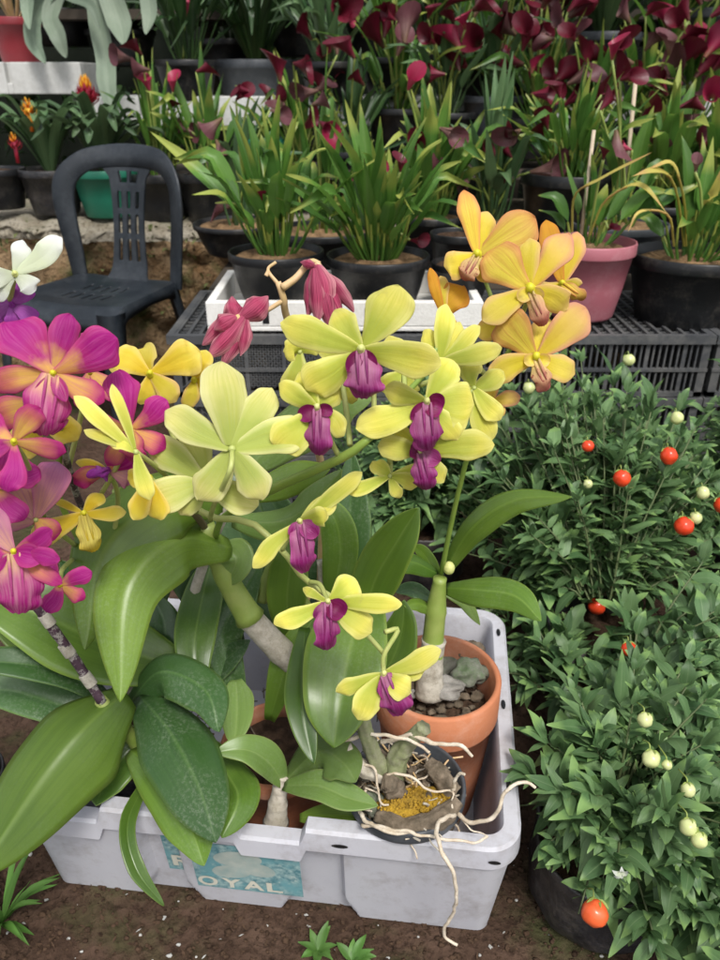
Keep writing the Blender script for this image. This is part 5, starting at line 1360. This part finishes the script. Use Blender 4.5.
B8 = cherry(.50, .575, .15, .12, .25, 'lowest winter cherry bush at the bottom right corner of the picture', nbr=110, seed=31, bag=False)
B7 = cherry(.36, 1.02, .11, .12, .17, 'low dark winter cherry shoots between the bin and the grow bags', nbr=24, seed=23, bag=False)
def berry(px, py, dpx, mat, root=None, D=None, star=True):
    r = ray(px, py); best = None
    for (E, rt) in ELL:
        c, s = E
        s = s * 1.0
        o_ = Vector(((CAM.x - c.x) / s.x, (CAM.y - c.y) / s.y, (CAM.z - c.z) / s.z)); d_ = Vector((r.x / s.x, r.y / s.y, r.z / s.z))
        A = d_.dot(d_); B = 2 * o_.dot(d_); C_ = o_.dot(o_) - 1; ds = B * B - 4 * A * C_
        if ds < 0: 
            continue
        t = (-B - math.sqrt(ds)) / (2 * A)
        if best is None or t < best[0]: best = (t, rt)
    if best is None:
        best = (D or 1.45, B2)
    if D: best = (D, root or best[1])
    t, rt = best; t -= .018
    p = at(px, py, t); rad = dpx / F * t / 2
    mb = MB(); mb.ball(p, rad, 20, 14, (1, 1, R.uniform(.9, 1.04)), lump=.10, seed=px)
    b = mb.build('berry', mat, rt)
    mb = MB()
    ax_ = Vector((R.uniform(-.4, .4), .7, .7)).normalized(); o1 = ax_.orthogonal().normalized(); o2 = ax_.cross(o1)
    for k in range(5):
        a = 2 * PI * k / 5; e_ = o1 * math.cos(a) + o2 * math.sin(a)
        blade(mb, [p + ax_ * rad * 1.01, p + (ax_ * .9 + e_ * .5) * rad * 1.0, p + (ax_ * .55 + e_ * .95) * rad], rad * .14, 'lance', nu=1, nv=4)
    q = p + Vector((R.uniform(-.006, .006), .018, .012 + rad))
    mb.tube(crom([p + Vector((0, rad * .7, rad * .7)), p + Vector((0, rad * 1.2, rad * 1.1)), p + Vector((0, .03, .0))], 8), .0009, 6)
    mb.build('calyx', 'cane_green', b)
for a, b, d in ((622, 478, 17), (669, 456, 17), (684, 526, 19), (722, 505, 16), (597, 606, 17), (629, 649, 15), (588, 446, 12)):
    berry(a, b, d, 'berry_red')
berry(595, 913, 26, 'berry_orange')
for a, b, d in ((529, 388, 12), (629, 360, 12), (677, 418, 13), (703, 493, 13), (696, 518, 12), (645, 720, 15), (651, 759, 18), (667, 765, 10), (688, 790, 14), (688, 827, 17), (699, 840, 16), (522, 368, 9), (588, 484, 9)):
    berry(a, b, d, 'berry_pale')
# tiny white blossom
mb = MB(); p = at(620, 872, .86)
for k in range(5):
    a = 2 * PI * k / 5 + .3
    blade(mb, [p, p + Vector((math.cos(a) * .005, -.003, math.sin(a) * .005)), p + Vector((math.cos(a) * .010, 0, math.sin(a) * .010))], .0032, 'lance', nrm=VD, nu=1, nv=5)
bl = mb.build('blossom', 'p_white', B1)

# ---------------------------------------------------------------- weeds on the ground
def weed(c, n, ln, w, label, mat='weed', upb=.6, seed=1):
    rr = random.Random(seed); mb = MB(); c = Vector(c)
    for i in range(n):
        a = rr.uniform(0, 6.28); d = Vector((math.cos(a), math.sin(a), rr.uniform(.2, upb)))
        l = ln * rr.uniform(.6, 1.2)
        blade(mb, [c + Vector((0, 0, .003)), c + d * l * .5 + Vector((0, 0, l * .2)), c + d * l + Vector((0, 0, l * rr.uniform(-.1, .25)))], w * rr.uniform(.7, 1.2), 'lance', nu=2, nv=7, fold=.3, wave=.1)
    return tag(mb.build('weed', mat), label, 'weed', 'small weeds in the soil')
weed(at_z(318, 952, .0), 12, .03, .006, 'tiny pale seedling in the soil below the bin label', seed=2)
weed(at_z(352, 962, .0), 10, .03, .006, 'tiny seedling just right of the other below the bin', seed=3)
w = at_z(2, 925, .0); weed(w, 26, .085, .006, 'leafy green weed growing at the bottom left corner', seed=5, upb=1.6)

# ---------------------------------------------------------------- background plants
def C(px, py, Y, w, h, label, **k): return calla(px, py, Y, w, h, label, **k)
SP, SK, SF = 'spathe', 'spathe_pink', 'spathe_faded'
# front row, on the crates
C(276, 250, 1.97, 96, .135, 'bright green leafy calla in black pot at left end of foam tray, one pink bud', top=.36, nleaf=46, spread=.14, fpos=[(262, 203, SK, .022, (0, -.2, 1))], bladew=.017)
C(378, 254, 1.97, 104, .14, 'dense green calla in black pot at right end of foam tray, wine flower at side', top=.36, nleaf=70, spread=.15, fpos=[(410, 240, SP, .028, (.9, -.4, .0)), (400, 172, SP, .026, (.1, -.2, 1)), (375, 168, SK, .022)], bladew=.016)
def bare_pot(px, py, Y, w, h, mat, label, name='plant_pot', group='empty and hidden pots', soil='soil', taper=.72):
    p = at_y(px, py, Y); D = depth(p); c = Vector((p.x, p.y, p.z - h))
    root = thing(name, c, label, 'pot', group)
    pot_part(root, c, w / F * D / 2, h, mat, soil, taper=taper)
    return root, c
bare_pot(462, 262, 1.99, 62, .10, 'black_pot', 'small black pot behind the orange flowers, nearer one')
bare_pot(458, 232, 2.12, 56, .13, 'black_pot', 'small black pot behind the orange flowers, farther one')
# pink pot with arching yellow leaves
r_, c_, rr_, zs_ = C(590, 240, 1.95, 92, .19, 'yellowing calla with wine buds and two stakes in the pink pot', pot='pink_pot', top=.22, nleaf=14, spread=.12, fpos=[(603, 160, SP, .022, (0, -.2, 1)), (608, 230, SP, .02, (.3, -.8, .6))], soil='chaff', lean=(0, 0))
def arch(root, pts, Y0, w, mat='yellowing', petiole=True):
    W3 = [at_y(a, b, Y) for a, b, Y in pts]; mb = MB()
    mb.tube(crom(W3, 12)[:7], .0028, 6, cap=False)
    q = crom(W3, 12)[5:]
    blade(mb, q, w, 'lance', nrm=Vector((0, -.6, 1)), fold=.5, nu=2, nv=12, wave=.15)
    mb.build('leaf', mat, root)
arch(r_, [(572, 232, 1.94), (575, 195, 1.9), (600, 180, 1.85), (652, 152, 1.8)], 0, .007)
arch(r_, [(590, 235, 1.94), (606, 200, 1.9), (640, 186, 1.85), (668, 215, 1.82)], 0, .008)
def stake(root, a, b, Ya, Yb, r=.0045):
    mb = MB(); mb.tube([at_y(a[0], a[1], Ya), at_y(b[0], b[1], Yb)], r, 8); mb.build('stake', 'stake', root)
stake(r_, (581, 236), (594, 130), 1.95, 1.97)
# black pot right, yellow leaves
r_, c_, rr_, zs_ = C(694, 252, 1.97, 124, .19, 'large black pot at right with yellow arching calla leaves', top=.30, nleaf=34, spread=.13, fpos=[(695, 172, SF, .025)], lean=(.2, 0))
arch(r_, [(684, 246, 1.95), (676, 190, 1.88), (660, 172, 1.84), (630, 177, 1.80)], 0, .011)
arch(r_, [(686, 246, 1.95), (684, 200, 1.9), (672, 165, 1.86), (650, 168, 1.83)], 0, .009)
arch(r_, [(674, 246, 1.93), (668, 215, 1.88), (640, 212, 1.84), (628, 232, 1.82)], 0, .004)
arch(r_, [(690, 246, 1.93), (700, 215, 1.88), (712, 195, 1.84), (724, 165, 1.82)], 0, .012)
# middle rows on the low bench
C(322, 228, 2.42, 104, .13, 'calla with long stems and drooping wine flowers in wide low black bowl', top=.50, nleaf=22, spread=.10, fpos=[(320, 122, SK, .05, (.5, -.6, -.3)), (345, 168, SP, .06, (.3, -.5, -.9)), (312, 105, SF, .04, (.8, -.3, .3)), (304, 180, SP, .03, (-.4, -.5, .6))], bladew=.014)
C(238, 222, 2.62, 90, .10, 'calla with faded purple leaves and flowers in low black pot', top=.42, nleaf=16, spread=.15, lm='calla2', fpos=[(222, 118, SF, .055, (-.6, -.4, -.5)), (236, 100, SP, .04, (.5, -.3, .4)), (216, 140, SF, .05, (.4, -.5, -.8)), (250, 92, SP, .035), (270, 110, SF, .04, (.9, -.2, -.2)), (232, 206, SF, .05, (-.9, -.3, -.1))])
C(430, 214, 2.40, 72, .13, 'dense green calla behind the foam tray, wine flowers within', top=.42, nleaf=50, spread=.16, fpos=[(452, 150, SP, .04), (440, 128, SF, .05, (.7, -.5, -.3)), (408, 90, SK, .045, (.3, -.5, .8)), (425, 150, SP, .045, (-.4, -.6, .3))])
C(492, 216, 2.45, 80, .14, 'faded calla with two cut pale stalks behind the orange flowers', top=.44, nleaf=26, spread=.14, lm='calla2', fpos=[(455, 160, SF, .07, (-1, -.3, -.1)), (480, 150, SP, .045, (.3, -.6, .2)), (512, 158, SP, .035), (470, 178, SF, .05, (-.5, -.6, -.4)), (530, 172, SF, .07, (1, -.3, .15)), (500, 140, SP, .04), (488, 172, SP, .04, (.2, -.6, -.4))])
C(570, 172, 2.45, 96, .21, 'bright green calla in tall black pot behind the pink pot', top=.33, nleaf=60, spread=.13, fpos=[(548, 130, SP, .04), (560, 98, SP, .035), (602, 95, SP, .04, (.6, -.5, 0)), (520, 130, SF, .05, (-.6, -.6, -.3)), (545, 140, SP, .04)], bladew=.013)
r_, c_, _, _ = C(620, 222, 2.30, 96, .13, 'calla with bare brown stems and a tall pale stake behind the pink pot', pot='grey_pot', top=.36, nleaf=10, spread=.10, fpos=[(612, 60, SK, .04, (0, -.2, 1)), (620, 80, SP, .04, (.5, -.5, .2)), (600, 110, SP, .04), (632, 150, SK, .03), (616, 130, SF, .06, (.1, -.3, -.9))])
stake(r_, (622, 215), (636, 78), 2.3, 2.4, .006)
C(660, 200, 2.55, 110, .14, 'broad leaved pale green calla at right behind the black pot', top=.40, nleaf=46, spread=.15, lm='calla', bladew=.021, fpos=[(705, 110, SP, .05), (690, 130, SF, .045), (640, 120, SP, .05), (668, 150, SP, .035), (664, 130, SF, .05, (-.3, -.6, -.5))])
C(716, 190, 2.45, 90, .14, 'green calla cut by the right edge of the picture', top=.42, nleaf=40, spread=.14, lm='calla', bladew=.02, fpos=[(712, 100, SK, .05, (-.4, -.8, .3)), (700, 150, SP, .04)])
# ledge row behind the chair
bare_pot(-2, 168, 3.18, 52, .15, 'black_pot', 'black pot at the left edge on the ledge')
r_, c_ = bare_pot(50, 168, 3.20, 62, .17, 'bag', 'crinkled black nursery bag on the ledge, orange bromeliad in it')
def strapplant(root, c, r, zs, n, ln, w, mat, up=.7, seed=1, droop=.3, name='foliage', kind='strap'):
    rr = random.Random(seed); mb = MB()
    for i in range(n):
        a = i * 2.4 + rr.uniform(-.3, .3); q = i / n
        d = Vector((math.cos(a), math.sin(a), 0)); inc = (.25 + (1 - up) * 1.2 * (1 - q)) * rr.uniform(.8, 1.25)
        b0 = Vector((c.x, c.y, zs)) + d * r * .15
        l = ln * rr.uniform(.7, 1.1)
        p1 = b0 + d * l * .45 * inc + Vector((0, 0, l * .5)); p2 = b0 + d * l * inc * 1.0 + Vector((0, 0, l * (.85 - droop * inc * .5)))
        p3 = b0 + d * l * inc * 1.5 + Vector((0, 0, l * (.95 - droop * inc * 1.5)))
        blade(mb, [b0, p1, p2, p3], w * rr.uniform(.8, 1.15), kind, nrm=-d + Vector((0, 0, .6)), fold=.5, nu=2, nv=10, wave=.05)
    mb.build(name, mat, root)
def bract(root, px, py, Y, size, mats, n=26, seed=1, up=(0, 0, 1)):
    rr = random.Random(seed); p = at_y(px, py, Y)
    mb = MB()
    mb.tube([p - Vector((0, 0, size * 1.6)), p], size * .16, 8)
    for i in range(n):
        t = i / n; a = i * 2.4
        d = Vector((math.cos(a), math.sin(a), 0)); z = p.z - size * .7 + size * 1.1 * t
        rad = size * .62 * (1 - t * .75)
        b0 = Vector((p.x, p.y, z)); l = size * (.7 - .25 * t)
        tp_ = b0 + d * rad + Vector((0, 0, l))
        blade(mb, [b0, b0 + d * rad * .9 + Vector((0, 0, l * .4)), tp_], size * .16 * (1 - .4 * t), 'lance', nrm=-d, fold=.3, nu=2, nv=5, k=1 if t > .55 else 0)
    mb.build('flower', mats, root)
ln_ = lambda c, h: c.z + h * .88
root, c = r_, c_
strapplant(root, c, .1, c.z + .15, 22, .30, .020, 'calla2', up=.7, seed=4)
bract(root, 28, 108, 3.12, .05, ['brom_tip', 'brom_tip'], 16, 4)
bract(root, 14, 142, 3.05, .045, ['brom_red', 'brom_tip'], 16, 5)
r_, c_ = bare_pot(104, 168, 3.20, 66, .18, 'green_pot', 'teal green pot behind the chair holding the red bromeliad')
strapplant(r_, c_, .1, c_.z + .16, 30, .33, .024, 'brom', up=.62, seed=8, droop=.5)
bract(r_, 86, 92, 3.15, .075, ['brom_red', 'brom_tip'], 46, 8)
C(160, 172, 3.22, 62, .20, 'tall stemmed calla with three rosy buds in black pot behind the chair', top=.50, nleaf=40, spread=.09, bladew=.011, fpos=[(173, 92, SK, .045, (.1, -.2, 1)), (150, 92, SK, .045, (-.2, -.2, 1)), (142, 55, SP, .05, (-.4, -.3, .5)), (134, 60, SF, .06, (-1, -.2, .2)), (150, 70, SF, .05, (-.7, -.4, .1)), (168, 110, SP, .04)])
C(208, 172, 3.20, 62, .20, 'narrow leaved calla in black pot right of the chair', top=.46, nleaf=24, spread=.13, fpos=[(196, 72, SP, .05), (204, 120, SF, .05, (-.6, -.5, -.5)), (192, 132, SF, .05)])
r_, c_ = bare_pot(264, 138, 3.35, 52, .16, 'green_pot', 'small bright green pot half hidden among the callas')
strapplant(r_, c_, .06, c_.z + .14, 12, .16, .012, 'calla', seed=12)
# second tier (planks on the ledge)
tier2 = [(300, 160, 3.35, 60, 'calla', 'calla with wine flowers above the foam tray pots'), (352, 150, 3.35, 60, 'calla_dk', 'shaded calla between the middle pots'), (398, 108, 3.5, 62, 'calla', 'calla with bundle of pale stems in a black pot on the pale board'),
         (446, 112, 3.45, 66, 'calla2', 'calla with drooping leaf in a wide black pot in the middle'), (494, 96, 3.5, 62, 'calla2', 'calla with reddish stalks in grey pot'), (540, 118, 3.35, 62, 'calla', 'calla crowded with wine flowers centre right'),
         (640, 122, 3.35, 70, 'calla', 'calla full of dark wine flowers under the large grey pot'), (590, 140, 3.2, 60, 'calla', 'short calla behind the tall stake'), (690, 118, 3.3, 70, 'calla', 'calla with long light leaf at upper right')]
for i, (a, b, Y, w, lm, lab) in enumerate(tier2):
    nf = [8, 5, 8, 9, 11, 17, 18, 11, 8][i]
    C(a, b, Y, w, .15, lab, top=.42, nleaf=[26, 24, 30, 26, 28, 26, 22, 24, 34][i], nfl=nf, spread=.20, lm=lm, pot='grey_pot' if i == 4 else 'black_pot', bladew=.018, flsize=.052)
# top tier
r_, c_ = bare_pot(256, 60, 3.95, 84, .22, 'grey_pot', 'large dark pot of grassy leaves on the pale board', soil='chaff'); strapplant(r_, c_, .15, c_.z + .19, 60, .48, .014, 'calla_dk', up=.55, seed=21, droop=.6)
r_, c_ = bare_pot(14, 18, 3.8, 50, .19, 'red_pot', 'wine red pot on the white shelf board at upper left', soil='chaff'); strapplant(r_, c_, .1, c_.z + .17, 16, .3, .01, 'stem_tan', up=.5, seed=22)
r_, c_ = bare_pot(604, 33, 3.75, 76, .20, 'grey_pot', 'large slate grey pot of broad leaved plant above the callas', soil='soil'); strapplant(r_, c_, .1, c_.z + .17, 18, .42, .045, 'calla2', up=.4, seed=23, kind='lance')
r_, c_ = bare_pot(712, 10, 3.7, 76, .22, 'grey_pot', 'slate grey pot cut by the upper right corner'); strapplant(r_, c_, .1, c_.z + .2, 14, .4, .04, 'calla2', up=.4, seed=24, kind='lance')
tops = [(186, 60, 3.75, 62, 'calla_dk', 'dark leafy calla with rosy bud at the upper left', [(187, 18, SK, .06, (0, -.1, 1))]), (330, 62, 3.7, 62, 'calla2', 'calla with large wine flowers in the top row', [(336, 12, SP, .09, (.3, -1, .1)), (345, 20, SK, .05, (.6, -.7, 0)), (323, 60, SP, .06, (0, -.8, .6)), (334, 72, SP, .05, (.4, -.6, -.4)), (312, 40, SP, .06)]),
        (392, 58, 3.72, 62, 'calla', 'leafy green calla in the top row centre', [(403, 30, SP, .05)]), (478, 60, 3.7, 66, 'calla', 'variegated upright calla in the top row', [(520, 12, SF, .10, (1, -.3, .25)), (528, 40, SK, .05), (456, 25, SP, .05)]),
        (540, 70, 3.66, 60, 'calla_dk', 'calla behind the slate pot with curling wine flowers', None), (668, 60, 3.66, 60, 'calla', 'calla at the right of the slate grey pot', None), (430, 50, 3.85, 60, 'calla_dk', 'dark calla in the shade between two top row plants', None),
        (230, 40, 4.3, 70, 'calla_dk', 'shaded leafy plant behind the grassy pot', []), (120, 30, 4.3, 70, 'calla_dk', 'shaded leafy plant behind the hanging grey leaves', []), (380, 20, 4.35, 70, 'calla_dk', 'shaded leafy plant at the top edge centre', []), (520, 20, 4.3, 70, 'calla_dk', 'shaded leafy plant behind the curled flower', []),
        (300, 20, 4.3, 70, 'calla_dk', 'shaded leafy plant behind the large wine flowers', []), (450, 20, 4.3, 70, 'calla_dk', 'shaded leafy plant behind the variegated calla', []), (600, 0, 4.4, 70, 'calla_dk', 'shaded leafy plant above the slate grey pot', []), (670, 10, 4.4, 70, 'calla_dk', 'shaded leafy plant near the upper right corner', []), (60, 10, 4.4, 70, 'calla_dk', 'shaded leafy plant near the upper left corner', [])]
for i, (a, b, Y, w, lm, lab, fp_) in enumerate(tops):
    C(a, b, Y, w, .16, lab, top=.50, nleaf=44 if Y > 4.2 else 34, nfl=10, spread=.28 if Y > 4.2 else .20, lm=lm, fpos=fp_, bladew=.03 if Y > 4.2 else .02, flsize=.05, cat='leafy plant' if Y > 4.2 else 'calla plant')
# hanging grey leaves at upper left
p = at_y(92, -60, 3.75); 
hp = thing('staghorn_fern', p, 'grey green fern with broad strap leaves hanging at upper left', 'fern')
mb = MB(); mb.ball(p, .08, 14, 10, (1, .7, .8), lump=.4); mb.build('root_ball', 'soil', hp)
for (pts, w) in (([(80, -50), (38, 10), (34, 40), (46, 64)], .035), ([(80, -50), (52, 10), (58, 35), (66, 58)], .035), ([(95, -50), (112, 0), (120, 25), (124, 45)], .05), ([(88, -50), (98, 20), (106, 60), (108, 90), (122, 140)], .04), ([(88, -50), (64, -10), (90, 5), (100, 30)], .02), ([(70, -50), (30, -20), (28, 5), (30, 30)], .03), ([(100, -50), (140, -20), (150, 10), (146, 35)], .035)):
    mb = MB(); blade(mb, [at_y(a, b, 3.72 - .06 * i - R.uniform(0, .05)) for i, (a, b) in enumerate(pts)], w, 'strap', nrm=Vector((0, -1, .2)), fold=.3, nu=4, nv=16, wave=.08, twist=R.uniform(-.3, .3)); mb.build('frond', 'grey_leaf', hp)
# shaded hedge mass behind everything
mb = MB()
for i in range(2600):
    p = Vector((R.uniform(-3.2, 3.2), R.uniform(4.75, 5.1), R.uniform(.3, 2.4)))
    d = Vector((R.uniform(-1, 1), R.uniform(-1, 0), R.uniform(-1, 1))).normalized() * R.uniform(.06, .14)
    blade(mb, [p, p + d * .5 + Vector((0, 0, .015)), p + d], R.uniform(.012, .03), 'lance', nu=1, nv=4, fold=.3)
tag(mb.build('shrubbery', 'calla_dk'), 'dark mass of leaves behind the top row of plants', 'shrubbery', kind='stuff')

# ---------------------------------------------------------------- light
w = bpy.data.worlds.new('World'); sc.world = w; w.use_nodes = True
nt = w.node_tree; nt.nodes.clear()
out = nt.nodes.new('ShaderNodeOutputWorld'); bg = nt.nodes.new('ShaderNodeBackground'); sky = nt.nodes.new('ShaderNodeTexSky')
sky.sky_type = 'NISHITA'; sky.sun_disc = False; sky.sun_elevation = math.radians(58); sky.sun_rotation = math.radians(160)
sky.dust_density = 3; sky.air_density = 1
hs = nt.nodes.new('ShaderNodeHueSaturation'); hs.inputs['Saturation'].default_value = .3
nt.links.new(sky.outputs[0], hs.inputs['Color']); nt.links.new(hs.outputs[0], bg.inputs[0]); nt.links.new(bg.outputs[0], out.inputs[0])
bg.inputs[1].default_value = .11
ld = bpy.data.lights.new('sun', 'SUN'); ld.energy = 1.5; ld.angle = math.radians(14); ld.color = (1, .97, .92)
lo = bpy.data.objects.new('sun', ld); COL.objects.link(lo)
az, el = math.radians(160), math.radians(58)
dirv = Vector((math.sin(az) * math.cos(el), math.cos(az) * math.cos(el), math.sin(el)))
lo.rotation_euler = dirv.to_track_quat('Z', 'Y').to_euler()
sc.view_settings.view_transform = 'Standard'; sc.view_settings.look = 'None'; sc.view_settings.gamma = 1
sc.view_settings.exposure = .92
sc.cycles.use_denoising = True
sc.cycles.max_bounces = 8; sc.cycles.transparent_max_bounces = 8
